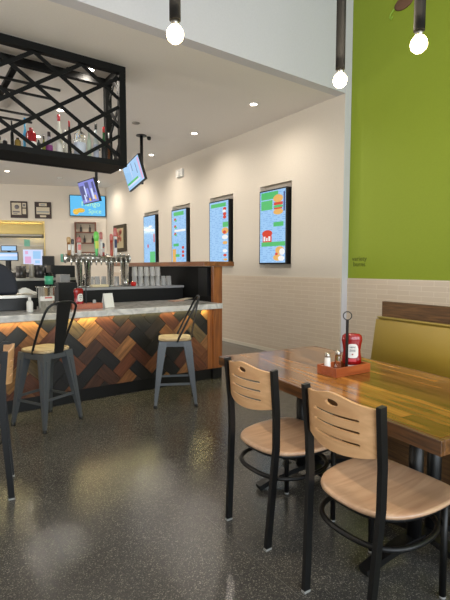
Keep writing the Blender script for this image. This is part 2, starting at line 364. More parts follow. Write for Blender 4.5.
def small_disc(name, p, r, label, cat, mat, h=.03):
    return tag(MB().lathe([(0, 0), (r, 0), (r, -h*.6), (r*.7, -h), (0, -h)], seg=20).build(name, mat, mw=Matrix.Translation(p)), label, cat)
small_disc('smoke_detector', (3.26, 11.7, CZ-.001), .07, 'small white smoke detector on the ceiling near the kitchen wall', 'smoke detector', M['white'])

small_disc('ceiling_sensor', tuple(at_z(149, 137, CZ).to_tuple()[:2])+(CZ-.001,), .035, 'tiny black dome on the ceiling beside the pole of the larger hanging television', 'sensor', M['black'], .05)
small_disc('ceiling_speaker', tuple(at_z(136, 122.7, CZ).to_tuple()[:2])+(CZ-.001,), .06, 'small grey disc on the ceiling above the larger hanging television', 'speaker', colm((130, 124, 116)), .02)
# pendant lamps
def pendant(x, y, z, label):
    t = thing('pendant_lamp', label, 'pendant lamp', (x, y, z), 0, 'bare bulb pendants on black rods')
    MB().lathe([(.025, .055), (.025, HZ-z-.03)], seg=20).lathe([(.06, HZ-z-.03), (.06, HZ-z)], seg=20).build('rod', M['blackmatte'], t)
    MB().lathe([(.016, .03), (.02, .054), (.0, .054)], seg=16).build('socket', M['steel'], t)
    MB().lathe([(0, -.042), (.018, -.038), (.033, -.024), (.038, -.005), (.035, .012), (.024, .028), (.015, .034), (0, .034)], seg=20).build('bulb', M['bulb'], t)
    l = bpy.data.lights.new('bulb_light', 'POINT'); l.energy = 22; l.color = (1, .84, .62); l.shadow_soft_size = .045
    o = bpy.data.objects.new('bulb_light', l); COL.objects.link(o); o.location = (x, y, z-.09)
pendant(1.0, 1.77, 2.375, 'leftmost bare bulb pendant on a black rod, hanging before the white bulkhead')
pendant(1.965, 1.67, 2.375, 'middle bare bulb pendant on a long black rod, at the edge of the green wall')
pendant(1.945, 1.20, 2.375, 'rightmost bare bulb pendant on a black rod, hanging before the green wall')

# ------------------------------------------------------------------ wall graphics
text_part('wall_lettering', 'variety\nburns', .085, M['inkgreen'], None, basis((GX-.003, 3.735, 1.43), (0, -1, 0), (0, 0, 1), (-1, 0, 0)), .0015)
tag(bpy.data.objects['wall_lettering'], 'two small dark green lines of lettering low on the green wall', 'lettering')
mu = thing('wall_mural', 'brown bulb with pale green curls painted high on the green wall', 'mural', (GX-.002, 3.19, 4.42))
MB().lathe([(0, -.012), (.11, -.01), (.125, 0)], seg=20, ax='x', sx=1, sy=.62).build('bulb_shape', M['brown'], mu)
MB().tube([(-.006, .12, -.02), (-.006, .16, -.05), (-.006, .18, -.09), (-.006, .16, -.12), (-.006, .14, -.09)], .009, 6).build('curl', M['mural'], mu)
MB().tube([(-.006, -.30, .03), (-.006, -.33, 0), (-.006, -.36, .02)], .012, 6).build('curl', M['mural'], mu)

# ------------------------------------------------------------------ menu screens
def menu_screen(y0, label, style):
    y0 += .015; y1 = y0+.63; z0, z1 = 1.405, 2.56; x0 = 4.665
    t = thing('menu_screen', label, 'menu screen', (x0, (y0+y1)/2, z0), 0, 'menu screens in the long wall')
    W, Hh = y1-y0, z1-z0
    MB().box((0, -W/2, 0), (.10, W/2, Hh), .006).box((.10, -.15, .3), (.174, .15, .9)).build('casing', M['black'], t)
    d = MB(); d.box((-.003, -W/2+.022, .022), (0, W/2-.022, Hh-.022)); d.build('display', M['menublue'], t)
    def put(nm, mt, poly, k):
        m = MB(); m.prism(poly, -.003-.0015*k, -.0031, frame=lambda a, b, c: Vector((c, a, b))); m.build(nm, M[mt], t)
    cy = lambda q: W/2-.022-q*(W-.044)            # from the viewer's left edge
    cz = lambda q: .022+q*(Hh-.044)               # from the bottom edge
    def P(nm, mt, s0, s1, q0, q1, k=1): put(nm, mt, [(cy(s1), cz(q0)), (cy(s0), cz(q0)), (cy(s0), cz(q1)), (cy(s1), cz(q1))], k)
    def E(mt, s, q, rs, rq, k=2): put('food_picture', mt, [(cy(s)+math.cos(a*PI/8)*rs, cz(q)+math.sin(a*PI/8)*rq) for a in range(16)], k)
    B = lambda *a: P('banner', 'green_ui', *a)
    F = lambda mt, *a: P('food_picture', mt, *a)
    if style == 3:
        B(.05, .5, .74, .87); B(.05, .72, .885, .985); B(.55, .93, .50, .56); B(.07, 1, .23, .29)
        E('bun_ui', .72, .88, .11, .06); F('red_ui', .56, .9, .79, .83, 2); E('green_ui', .73, .77, .11, .025, 3); E('bun_ui', .73, .70, .11, .045); F('red_ui', .57, .88, .735, .755, 4); F('navy_ui', .93, .98, .70, .96, 2)
        F('red_ui', .12, .48, .29, .38, 2); E('red_ui', .3, .41, .12, .055, 3); F('white_ui', .16, .23, .305, .37, 4); F('white_ui', .36, .43, .305, .37, 4); F('white_ui', .27, .32, .305, .35, 4)
        E('bun_ui', .80, .17, .10, .06); E('white_ui', .89, .15, .06, .05, 3); E('bun_ui', .72, .07, .10, .05, 3); E('white_ui', .86, .06, .07, .04, 4); E('red_ui', .68, .12, .03, .02, 5)
    elif style == 2:
        B(.08, .88, .91, .97); B(.72, 1, .58, .66)
        for q in (.87, .79, .74): E('red_ui', .82, q, .05, .03)
        E('white_ui', .8, .835, .05, .025, 3); E('bun_ui', .84, .52, .10, .06); E('red_ui', .82, .5, .05, .03, 3); E('white_ui', .84, .42, .09, .04); E('bun_ui', .84, .33, .07, .03); E('white_ui', .84, .2, .07, .03); E('red_ui', .84, .13, .05, .025); E('bun_ui', .86, .06, .06, .02)
    elif style == 1:
        B(.15, .85, .9, .97); B(.12, .5, .33, .38); B(.25, .55, .13, .18)
        for q in (.83, .70, .56): E('red_ui', .25, q, .045, .03); E('green_ui', .30, q-.02, .04, .02, 3)
        F('white_ui', .2, .98, .60, .64)
        for q in (.3, .22, .15): E('red_ui', .8, q, .045, .03)
        F('bun_ui', .05, .3, .01, .28)
    else:
        E('white_ui', .6, .78, .09, .03); F('red_ui', .88, .96, .45, .62, 2); E('red_ui', .38, .38, .03, .045); B(.55, .99, .01, .26)
for y, lb, st in zip(SY, ('tall menu screen with a burger picture, nearest the green wall', 'tall menu screen with food pictures down its right side, second from the green wall',
                          'tall menu screen third from the green wall with small food icons', 'narrowest and furthest tall menu screen, nearest the framed picture'), (3, 2, 1, 0)):
    menu_screen(y, lb, st)
o = MB().box((-.05, -.13, 0), (0, .13, .16), .01).lathe([(.0, -.066), (.05, -.062), (.06, -.05)], c=(0, 0, .08), seg=16, ax='x').build('wall_mounted_alarm', M['white'], mw=Matrix.Translation((WX, 8.17, 3.21)))
tag(o, 'small white alarm box high on the menu wall', 'alarm')

# ------------------------------------------------------------------ bar
BX1, BY, BZ = 3.0, 4.41, .94
bar = thing('bar', 'bar front clad in dark and golden herringbone wood planks', 'bar', (0, BY, 0))
bx0 = -2.2
MB().box((bx0, .03, .13), (BX1-.09, .62, BZ-.062)).build('bar_body', M['blackmatte'], bar)
MB().box((bx0, .045, .001), (BX1-.02, .6, .129)).build('toe_kick', M['black'], bar)
def herringbone(w, x0, x1, z0, z1):
    bm = bmesh.new(); uvl = bm.loops.layers.uv.new('grain'); cl = bm.loops.layers.float_color.new('plank')
    pal = [(22, 20, 20), (26, 23, 22), (40, 32, 28), (28, 25, 25), (24, 22, 22), (98, 56, 36), (112, 68, 42), (138, 94, 58), (148, 106, 62), (80, 44, 30), (122, 80, 48), (68, 42, 30), (102, 84, 58)]
    rnd = random.Random(12); s2 = math.sqrt(2)
    def clip(poly, ax, val, keep):
        out = []
        for i, a in enumerate(poly):
            b = poly[(i+1) % len(poly)]; ia = (a[ax]-val)*keep >= 0; ib = (b[ax]-val)*keep >= 0
            if ia: out.append(a)
            if ia != ib:
                k = (val-a[ax])/(b[ax]-a[ax]); out.append((a[0]+(b[0]-a[0])*k, a[1]+(b[1]-a[1])*k))
        return out
    for i in range(-60, 61):
        for j in range(-40, 41):
            bx, by = i+2*j, i-2*j
            for kind in (0, 1):
                p0, q0, p1, q1 = (bx, by, bx+2, by+1) if kind == 0 else (bx, by+1, bx+1, by+3)
                cx, cz = (p0+p1-q0-q1)/2/s2*w, (p0+p1+q0+q1)/2/s2*w
                if cx < x0-.5 or cx > x1+.5 or cz < z0-.5 or cz > z1+.5: continue
                g = .012
                poly = [((p-q)/s2*w, (p+q)/s2*w) for p, q in ((p0+g, q0+g), (p1-g, q0+g), (p1-g, q1-g), (p0+g, q1-g))]
                for ax, val, keep in ((0, x0, 1), (0, x1, -1), (1, z0, 1), (1, z1, -1)):
                    poly = clip(poly, ax, val, keep)
                    if len(poly) < 3: break
                if len(poly) < 3: continue
                c = lin(*rnd.choice(pal)); h = rnd.choice((0, .002, .004)); off = (rnd.random()*9, rnd.random()*9)
                A = [bm.verts.new((x, .016-h, z)) for x, z in poly]; B = [bm.verts.new((x, .029, z)) for x, z in poly]
                fs = [bm.faces.new(A)] + [bm.faces.new((A[k], B[k], B[(k+1) % len(A)], A[(k+1) % len(A)])) for k in range(len(A))]
                for f in fs:
                    for l in f.loops:
                        x, z = l.vert.co.x, l.vert.co.z; p, q = (x+z)/s2, (z-x)/s2
                        l[uvl].uv = (p*.5+off[0], q*5+off[1]) if kind == 0 else (q*.5+off[0], p*5+off[1]); l[cl] = c
    return bm
hb = MB(); hb.bm.free(); hb.bm = herringbone(.128, bx0, BX1-.092, .131, BZ-.064)
hb.build('herringbone_panel', M['planks'], bar)
MB().box((BX1-.09, .012, .131), (BX1-.02, .05, BZ-.064)).build('corner_board', M['oak'], bar)
MB().box((bx0, -.012, BZ-.078), (BX1-.1, .010, BZ-.066)).build('light_strip', M['led'], bar)
area('under_counter_glow', ((bx0+BX1)/2, BY-.02, BZ-.085), (0, 0, 0), BX1-bx0-.2, .02, 15, (1, .86, .40))
tag(MB().box((bx0, BY-.22, BZ-.06), (BX1-.03, BY+.64, BZ), .006).build('bar_countertop', M['marble']), 'grey marble countertop running along the bar', 'countertop')
# end partition with wooden ledge
par = thing('bar_partition', 'black end wall of the bar with an orange wood post and a wooden ledge on top', 'partition', (BX1, BY, 0))
MB().box((0, .05, .001), (.10, 2.6, 1.368)).build('wall_panel', M['blackmatte'], par)
MB().box((-.015, .0, .131), (.115, .048, 1.368), .003).build('post', M['oak'], par)
MB().box((-.015, .01, .001), (.115, .048, .129)).build('kick_plate', M['black'], par)
MB().box((-.20, -.08, 1.37), (.235, 2.66, 1.424), .004).build('ledge', M['ledge'], par)
MB().box((-.04, .1, 1.0), (-.001, .3, 1.345)).build('side_bracket', M['black'], par)

# raised drink rail behind the counter
RY, RZ = 5.10, 1.12
rail = thing('drink_rail', 'black raised counter behind the bar with a grey top carrying taps and glasses', 'counter', (0, RY, 0))
MB().box((1.33, .02, .001), (2.98, .62, RZ-.032)).build('cabinet', M['blackmatte'], rail)
MB().box((1.30, 0, RZ-.03), (2.985, .66, RZ), .003).build('counter_top', plain('grey_top', (150, 150, 152), .25), rail)

# beer tap tower
def X_at(u, y): return at_y(u, 267, y).x
ty = 5.32
tw = thing('beer_tap_tower', 'chrome horizontal beer tap tower on posts with coloured tap handles', 'beer tap', (0, ty, RZ))
MB().lathe([(.047, X_at(66, ty)), (.047, X_at(128, ty))], c=(0, 0, .345), seg=24, ax='x').build('pipe', M['steel'], tw)
for xx in (X_at(65.5, ty), X_at(128.5, ty)):
    MB().lathe([(0, -.012), (.05, -.012), (.062, 0), (.05, .012), (0, .012)], c=(xx, 0, .345), seg=24, ax='x').build('end_cap', M['chrome'], tw)
for u, r in ((78.5, .036), (87, .036), (110, .036), (124, .048)):
    MB().lathe([(r*1.5, .001), (r*1.5, .012), (r, .016), (r*1.12, .296)], c=(X_at(u, ty), -.02, 0), seg=20).build('tap_column', M['chrome'], tw)
for k in range(12):
    xx = X_at(69+k*4.9, ty)
    MB().tube([(xx, -.045, .35), (xx, -.09, .345), (xx, -.105, .31), (xx, -.105, .26)], [.010, .011, .011, .008], 8).build('faucet', M['chrome'], tw)
hd = MB()
for k in range(14):
    xx = X_at(68+k*4.3, ty); hd.lathe([(0, .405), (.014, .403), (.014, .393), (.010, .375)], c=(xx, -.02, 0), seg=10)
hd.build('pipe_studs', M['chrome'], tw)
def handle(u0, u1, vt, base, head, band, shape):
    y = ty-.07; a = at_y(u0, 262, y); b = at_y(u1, 262, y); top = at_y((u0+u1)/2, vt, y).z-RZ; wd = (b.x-a.x); cx = (a.x+b.x)/2; z0 = .37
    hh = top-z0
    if shape == 'bat': prof = [(.009, z0), (wd*.22, z0+hh*.1), (wd*.42, z0+hh*.5), (wd*.34, z0+hh*.56)]; prof2 = [(wd*.34, z0+hh*.56), (wd*.5, z0+hh*.75), (wd*.42, z0+hh*.93), (0, top)]
    else: prof = [(.009, z0), (wd*.42, z0+hh*.06), (wd*.42, z0+hh*.7)]; prof2 = [(wd*.42, z0+hh*.7), (wd*.5, z0+hh*.74), (wd*.5, z0+hh*.94), (wd*.3, top), (0, top)]
    h = MB().lathe(prof, c=(cx, -.07, 0), seg=14, sy=.6).build('tap_handle', colm(base), tw)
    MB().lathe(prof2, c=(cx, -.07, 0), seg=14, sy=.6).build('handle_top', colm(head), h)
    zb = z0+hh*.3; MB().box((cx-wd*.3, -.07-wd*.32, zb), (cx+wd*.3, -.07-wd*.2, zb+hh*.3), .002).build('handle_badge', colm(band), h)
for a in ((67.0, 71.5, 237, (150, 104, 60), (196, 160, 110), (226, 224, 220), 'p'), (71.5, 74.5, 239, (226, 222, 214), (60, 60, 66), (236, 234, 230), 'p'), (77, 82, 237, (214, 206, 200), (188, 112, 106), (220, 120, 116), 'p'),
          (94, 99.5, 231, (96, 206, 120), (120, 214, 96), (206, 220, 90), 'bat'), (99.8, 103.2, 232, (206, 196, 192), (186, 110, 104), (226, 224, 220), 'p'), (101.8, 105, 243, (150, 60, 52), (70, 70, 84), (190, 186, 186), 'p'),
          (110, 113.6, 234, (176, 70, 48), (196, 104, 96), (150, 64, 46), 'p'), (113.8, 117.6, 228, (226, 224, 224), (196, 104, 100), (50, 58, 96), 'p')): handle(*a)

# stacked glasses
def glass_obj(name, loc, r, h, label, cat, group, mat=None):
    prof = [(r, 0), (r*.82, h), (0, h), (0, h-.008), (r*.82-.004, h-.008), (r-.003, 0), (r, 0)]
    return tag(MB().lathe(prof, seg=16).build(name, mat or M['tumbler'], mw=Matrix.Translation(loc)), label, cat, group)
g0 = None
for tier in range(2):
    for row in range(2):
        for k in range(7 if tier == 0 else 5):
            y = RY+.14+row*.085
            p = Vector((X_at(134.5, y)+k*.081, y, RZ+.001+tier*.122))
            if g0 is None: g0 = glass_obj('drinking_glass', p, .036, .12, 'clear drinking glass turned upside down in the stack right of the beer taps', 'glass', 'upturned glasses beside the beer taps')
            else:
                c = g0.copy(); COL.objects.link(c); c.location = p
for k, (u, y) in enumerate(((90.5, 5.5), (97, 5.5), (103.5, 5.5), (110, 5.6), (116.5, 5.5))):
    c = g0.copy(); COL.objects.link(c); c.location = (X_at(u, y), y, RZ+.001); c['label'] = 'clear drinking glass behind the posts of the beer taps'; c['group'] = 'glasses behind the beer taps'
tag(MB().lathe([(0, 0), (.026, .004), (.036, .03), (.03, .055), (.008, .05), (0, .046)], seg=16).build('red_pepper', colm((206, 34, 28)), mw=Matrix.Translation((X_at(133, 5.16), 5.155, RZ+.001))), 'small bright red pepper at the foot of the stacked glasses', 'pepper')
tag(MB().lathe([(.03, 0), (.034, .09), (0, .09)], seg=16).build('silver_cup', M['chrome'], mw=Matrix.Translation((X_at(126, 5.14), 5.145, RZ+.001))), 'small silver cup in front of the widest tap post', 'cup')
tag(MB().box((-.10, -.05, 0), (.10, .05, .03), .01).build('folded_towel', colm((222, 206, 168), .9), mw=Matrix.Translation((X_at(98.5, 5.2), 5.185, RZ+.001))), 'folded pale yellow towel under the beer taps', 'towel')

# things on the rail's left and behind
def block(name, u0, u1, vt, y, z0, depth, mat, label, cat, bev=.006):
    a, b = X_at(u0, y), X_at(u1, y); zt = at_y((u0+u1)/2, vt, y).z
    return tag(MB().box((a, y, z0), (b, y+depth, zt), bev).build(name, mat), label, cat)
block('black_bin', 57.8, 77, 282.5, 4.86, BZ+.001, .16, M['blackmatte'], 'square black bin on the marble counter left of the ketchup bottle', 'bin')
block('glass_washer', 60, 70, 274.5, 5.44, RZ+.001, .2, colm((120, 118, 114)), 'low stainless box on the raised counter left of the beer taps', 'appliance')
block('flat_tray', 51, 75, 265.4, 6.9, 1.2, .3, M['black'], 'long black tray on the shelf behind the beer taps', 'tray')
bsh = thing('back_shelf', 'dark back counter behind the bar below the kitchen opening', 'counter', (0, 6.85, 0))
MB().box((.4, 0, 1.16), (2.4, .5, 1.199), .003).build('shelf_top', M['stainless'], bsh)
MB().box((.42, .03, .001), (2.38, .48, 1.158)).build('cabinet', M['black'], bsh)

# items on the bar counter
zc = BZ+.001
def cabove(u, v): return at_z(u, v, zc)
bk = thing('metal_bucket', 'stainless bucket with a white label on the bar counter', 'bucket', cabove(46.5, 311.5))
MB().lathe([(.062, 0), (.066, .008), (.084, .225), (.09, .23), (.09, .236), (.079, .236), (.06, .012), (0, .012)], seg=28).build('bucket_body', M['chrome'], bk)
MB().prism([(.072+.006*t if False else 0, 0) for t in range(0)] or [(math.cos(a)*.0775, math.sin(a)*.0775) for a in [R(d) for d in range(215, 326, 11)]] + [(math.cos(a)*.072, math.sin(a)*.072) for a in [R(d) for d in range(325, 214, -11)]], .105, .165).build('label', M['paper'], bk)
bkt = [c for c in bpy.data.objects if c.parent == bk and c.name.startswith('label')][0]
MB().box((-.03, -.0805, .128), (.035, -.0785, .142)).build('label_print', colm((190, 90, 80)), bkt)
tc = thing('teal_tumbler', 'tall clear tumbler with a teal wrap standing behind the steel bucket', 'tumbler', (X_at(48, 5.16)-.0, 5.14, .94+.18))
tc.location = (X_at(49, 4.78), 4.80, zc)
MB().lathe([(.03, 0), (.042, .36), (.039, .36), (.028, .01), (0, .01)], seg=20).build('cup', M['glass'], tc)
MB().lathe([(.0395, .24), (.0425, .325), (.0435, .325), (.0405, .24), (.0395, .24)], seg=20).build('wrap', colm((70, 170, 130)), tc)
wb = thing('squeeze_bottle', 'small white bottle standing on the left end of the bar counter', 'bottle', cabove(30, 312))
MB().lathe([(.026, 0), (.029, .01), (.029, .085), (.022, .105), (0, .105)], seg=18).build('bottle_body', M['white'], wb)
MB().lathe([(.014, .106), (.014, .135), (.01, .14), (0, .14)], seg=14).build('cap', M['white'], wb)
# left till stand with a navy bag
st = thing('till_stand', 'black box with a grey metal top at the left end of the bar counter', 'stand', (0, 4.62, zc))
xr = at_y(38, 294, 4.62).x
MB().box((-.6, .02, 0), (xr-.01, .36, .115), .006).build('box_body', M['black'], st)
MB().box((-.62, 0, .117), (xr, .38, .15), .004).build('metal_top', M['steel'], st)
nb = MB(); prof = []
for k in range(25):
    a = PI*k/24; prof.append((math.copysign(abs(math.cos(a))**.8, math.cos(a))*.30, math.sin(a)**.75*.325))
nb.prism(prof, 0, .16, frame=lambda x, y, z: Vector((x, z, y)), smooth=True)
bx_ = at_y(18.5, 285, 4.70).x
bag = tag(nb.build('navy_bag', M['navy'], mw=Matrix.Translation((bx_-.30, 4.70, zc+.151))), 'rounded dark navy bag on the grey metal top at the far left', 'bag')
bv = bag.modifiers.new('soft', 'BEVEL'); bv.width = .03; bv.segments = 3; bv.limit_method = 'ANGLE'
pp = MB(); rp = random.Random(3)
g = [[pp.bm.verts.new((-.10+.2*i/6, -.05+.1*j/4, .004+(.05*math.exp(-((i-1.6)/2.2)**2)+.016*rp.random())*(1 if 0 < j < 4 else .25))) for j in range(5)] for i in range(7)]
for i in range(6):
    for j in range(4): pp.bm.faces.new((g[i][j], g[i+1][j], g[i+1][j+1], g[i][j+1]))
po = tag(pp.build('paper_pile', M['paper'], mw=Matrix.Translation((bx_+.095, 4.69, zc+.151))), 'crumpled white papers beside the navy bag', 'paper')
sd_ = po.modifiers.new('thick', 'SOLIDIFY'); sd_.thickness = .003

# bottle and caddy shared builders
def ketchup(loc, rz, h, label):
    t = thing('ketchup_bottle', label, 'ketchup bottle', loc, rz)
    s = h/.21
    prof = [(.036, .025), (.044, .035), (.047, .06), (.043, .085), (.041, .11), (.044, .14), (.049, .17), (.046, .195), (.035, .206), (0, .21)]
    MB().lathe([(r*s, z*s) for r, z in prof], seg=28, sx=1.2, sy=.62).build('bottle_body', M['red'], t)
    MB().lathe([(.033*s, 0), (.036*s, .005*s), (.034*s, .024*s), (0, .024*s)], seg=24, sy=.7).build('cap', M['white'], t)
    lab = MB()
    def frm(x, z, d):
        a = x/(.046*s); rr = (.0455+d)*s
        return Vector((math.sin(a)*rr*1.2, -math.cos(a)*rr*.62-.0015, z))
    n = 12; cols = []
    for i in range(n+1):
        x = (-.027+.054*i/n)*s; e = math.sqrt(max(0, 1-(abs(x)/(.0285*s))**4)); cols.append((x, (.10-.028*e-.004)*s, (.10+.05*e)*s))
    vs = [[lab.bm.verts.new(frm(x, z, .0036)) for z in (za, (za+zb)/2, zb)] for x, za, zb in cols]
    for A, B in zip(vs, vs[1:]):
        for k in range(2): lab.bm.faces.new((A[k], B[k], B[k+1], A[k+1]))
    lo = lab.build('label', M['paper'], t); md = lo.modifiers.new('s', 'SOLIDIFY'); md.thickness = .0012
    yy = -(.0455+.0056)*s*.62-.0005
    text_part('label_text', 'HEINZ', .0115*s, colm((60, 70, 90)), lo, basis((0, yy-.0012, .131*s), (1, 0, 0), (0, 0, 1), (0, -1, 0)), .0006)
    text_part('label_text', 'TOMATO\nKETCHUP', .0075*s, colm((60, 70, 90)), lo, basis((0, yy-.0012, .112*s), (1, 0, 0), (0, 0, 1), (0, -1, 0)), .0006)
    MB().lathe([(0, -.001), (.004*s, -.001), (.004*s, .001), (0, .001)], c=(0, yy-.0012, .09*s), ax='y', seg=12).build('label_mark', M['red'], lo)
    MB().box((-.022*s, yy+.001, .046*s), (.022*s, yy+.003, .064*s), .0005).build('lower_label', colm((196, 60, 70)), t)
    return t
def caddy(loc, rz, L, D, Hh, pole, label, px=0):
    t = thing('condiment_caddy', label, 'caddy', loc, rz)
    b = MB(); th = .012
    b.box((-L/2, -D/2, .001), (L/2, D/2, .01)).box((-L/2, -D/2, .0105), (L/2, -D/2+th, Hh), .002).box((-L/2, D/2-th, .0105), (L/2, D/2, Hh), .002)
    b.box((-L/2, -D/2+th, .0105), (-L/2+th, D/2-th, Hh), .002).box((L/2-th, -D/2+th, .0105), (L/2, D/2-th, Hh), .002)
    b.build('tray', M['caddy'], t)
    MB().box((px-.003, -.009, .0105), (px+.003, .009, pole), .001).build('pole', M['black'], t)
    MB().tube([(px+math.cos(2*PI*k/24)*.018, -math.cos(2*PI*k/24)*.016, pole+.024+math.sin(2*PI*k/24)*.024) for k in range(24)], .003, 8, closed=True).build('ring', M['gundark'], t)
    return t
caddy(cabove(88, 309.0)+Vector((0, .05, 0)), R(-4), .30, .12, .055, .30, 'reddish wooden condiment caddy with a black pole on the bar counter')
kb_ = cabove(82, 305.5)
kp = ketchup((0, 0, 0), R(20), .20, 'red ketchup bottle in the wooden caddy on the bar counter')
kp.location = (cabove(88, 309.0)+Vector((-.075, .05, .011)))
glass_obj('salt_glass', cabove(88, 309.0)+Vector((.085, .055, .011)), .02, .075, 'small glass shaker in the bar caddy between the ketchup and the white card', 'shaker', None)
cs = thing('card_stand', 'white table card standing on the bar counter right of the caddy', 'card', cabove(108, 307.6), R(18))
MB().beam((0, .03, .002), (0, 0, .148), .118, .003, up=(0, 1, 0)).beam((0, -.03, .002), (0, 0, .148), .118, .003, up=(0, 1, 0)).build('card', M['paper'], cs)
mm = thing('menu_papers', 'two loose menu sheets lying on the right end of the bar counter', 'menu', cabove(181, 300.6), R(12))
MB().box((-.16, -.06, .001), (.0, .06, .008)).build('sheet', colm((206, 160, 136)), mm)
MB().beam((0, 0, .010), (.19, .05, .022), .1, .004).build('sheet', M['cream'], mm)

# ------------------------------------------------------------------ bar stools
def make_stool(label):
    t = thing('bar_stool', label, 'bar stool')
    sm = MB(); rr = .085; hs = .162
    so = [(sx*(hs-rr)+rr*math.cos(a0+k*PI/12), sy*(hs-rr)+rr*math.sin(a0+k*PI/12)) for sx, sy, a0 in ((1, 1, 0), (-1, 1, PI/2), (-1, -1, PI), (1, -1, 1.5*PI)) for k in range(7)]
    rings = [[sm.bm.verts.new((x*f, y*f, z)) for x, y in so] for f, z in ((.97, .640), (1, .646), (1, .658), (.97, .664), (.6, .662))]
    for A, B in zip(rings, rings[1:]):
        for k in range(len(A)): sm.bm.faces.new((A[k], A[(k+1) % len(A)], B[(k+1) % len(A)], B[k]))
    sm.bm.faces.new(rings[0][::-1]); sm.bm.faces.new(rings[-1]); sm.build('seat', M['stoolwood'], t)
    a = MB()
    for sx, sy in ((1, 0), (-1, 0), (0, 1), (0, -1)):
        if sx: a.beam((sx*.150, -.105, .610), (sx*.150, .105, .610), .005, .05)
        else: a.beam((-.105, sy*.150, .610), (.105, sy*.150, .610), .005, .05)
    a.box((-.148, -.148, .630), (.148, .148, .638)); a.build('apron', M['gun'], t)
    for sx in (-1, 1):
        for sy in (-1, 1):
            l = MB()
            l.beam((sx*.117, sy*.117, .629), (sx*.196, sy*.196, .022), .078, .078, up=(1, 0, 0), w2=.025, h2=.025)
            for ax in (0, 1):               # pressed rib down each outer face
                d0, d1 = ((sx*.0405, 0), (sx*.0145, 0)) if ax == 0 else ((0, sy*.0405), (0, sy*.0145))
                l.beam((sx*.124+d0[0], sy*.124+d0[1], .575), (sx*.190+d1[0], sy*.190+d1[1], .07), .02, .006, up=(1, 0, 0) if ax == 0 else (0, 1, 0), w2=.008)
            lo = l.build('leg', M['gun'], t)
            MB().lathe([(.017, .0), (.019, .004), (.019, .022), (0, .022)], c=(sx*.197, sy*.197, 0), seg=12).build('foot_cap', M['gundark'], lo)
    for p, q, z in (((-.17, -.17), (.17, -.17), .22), ((-.17, .17), (.17, .17), .22), ((.168, -.17), (.168, .17), .25), ((-.168, -.17), (-.168, .17), .25)):
        MB().beam((p[0], p[1], z), (q[0], q[1], z), .006, .022).build('foot_rail', M['gun'], t)
    hp = [(-.02, -.153, .632), (-.04, -.160, .68), (-.12, -.168, .84), (-.18, -.164, .95)]
    for k in range(9):
        an = PI*k/8; cc = math.cos(an); hp.append((-.195-.045*math.sin(an)**.7, -.160*math.copysign(abs(cc)**.75, cc), .985+.085*math.sin(an)**.8))
    hp += [(x, -y, z) for x, y, z in ((-.18, -.164, .95), (-.12, -.168, .84), (-.04, -.160, .68), (-.02, -.153, .632))]
    MB().tube(hp, .0105, 10).build('back_hoop', M['gundark'], t)
    pl = MB(); n = 8
    for k in range(n):
        f0, f1 = k/n, (k+1)/n
        P = lambda f: (-.158-.085*f, 0, .628+.432*f); wd = lambda f: .095+.055*f
        pl.beam(P(f0), P(f1), wd(f0), .006, up=(1, 0, .2), w2=wd(f1))
    pl.build('back_plate', M['gundark'], t)
    return t
s1 = make_stool('gunmetal bar stool with wooden seat, nearest, on the left with its back toward the camera')
s1.location = (.96, 4.02, 0); s1.rotation_euler = (0, 0, math.atan2(.85, -.52)-R(5))
copy_tree(s1, 'gunmetal bar stool with wooden seat, seen from the side near the bar end', None, (2.17, 3.90, 0), math.atan2(.46, -.89))

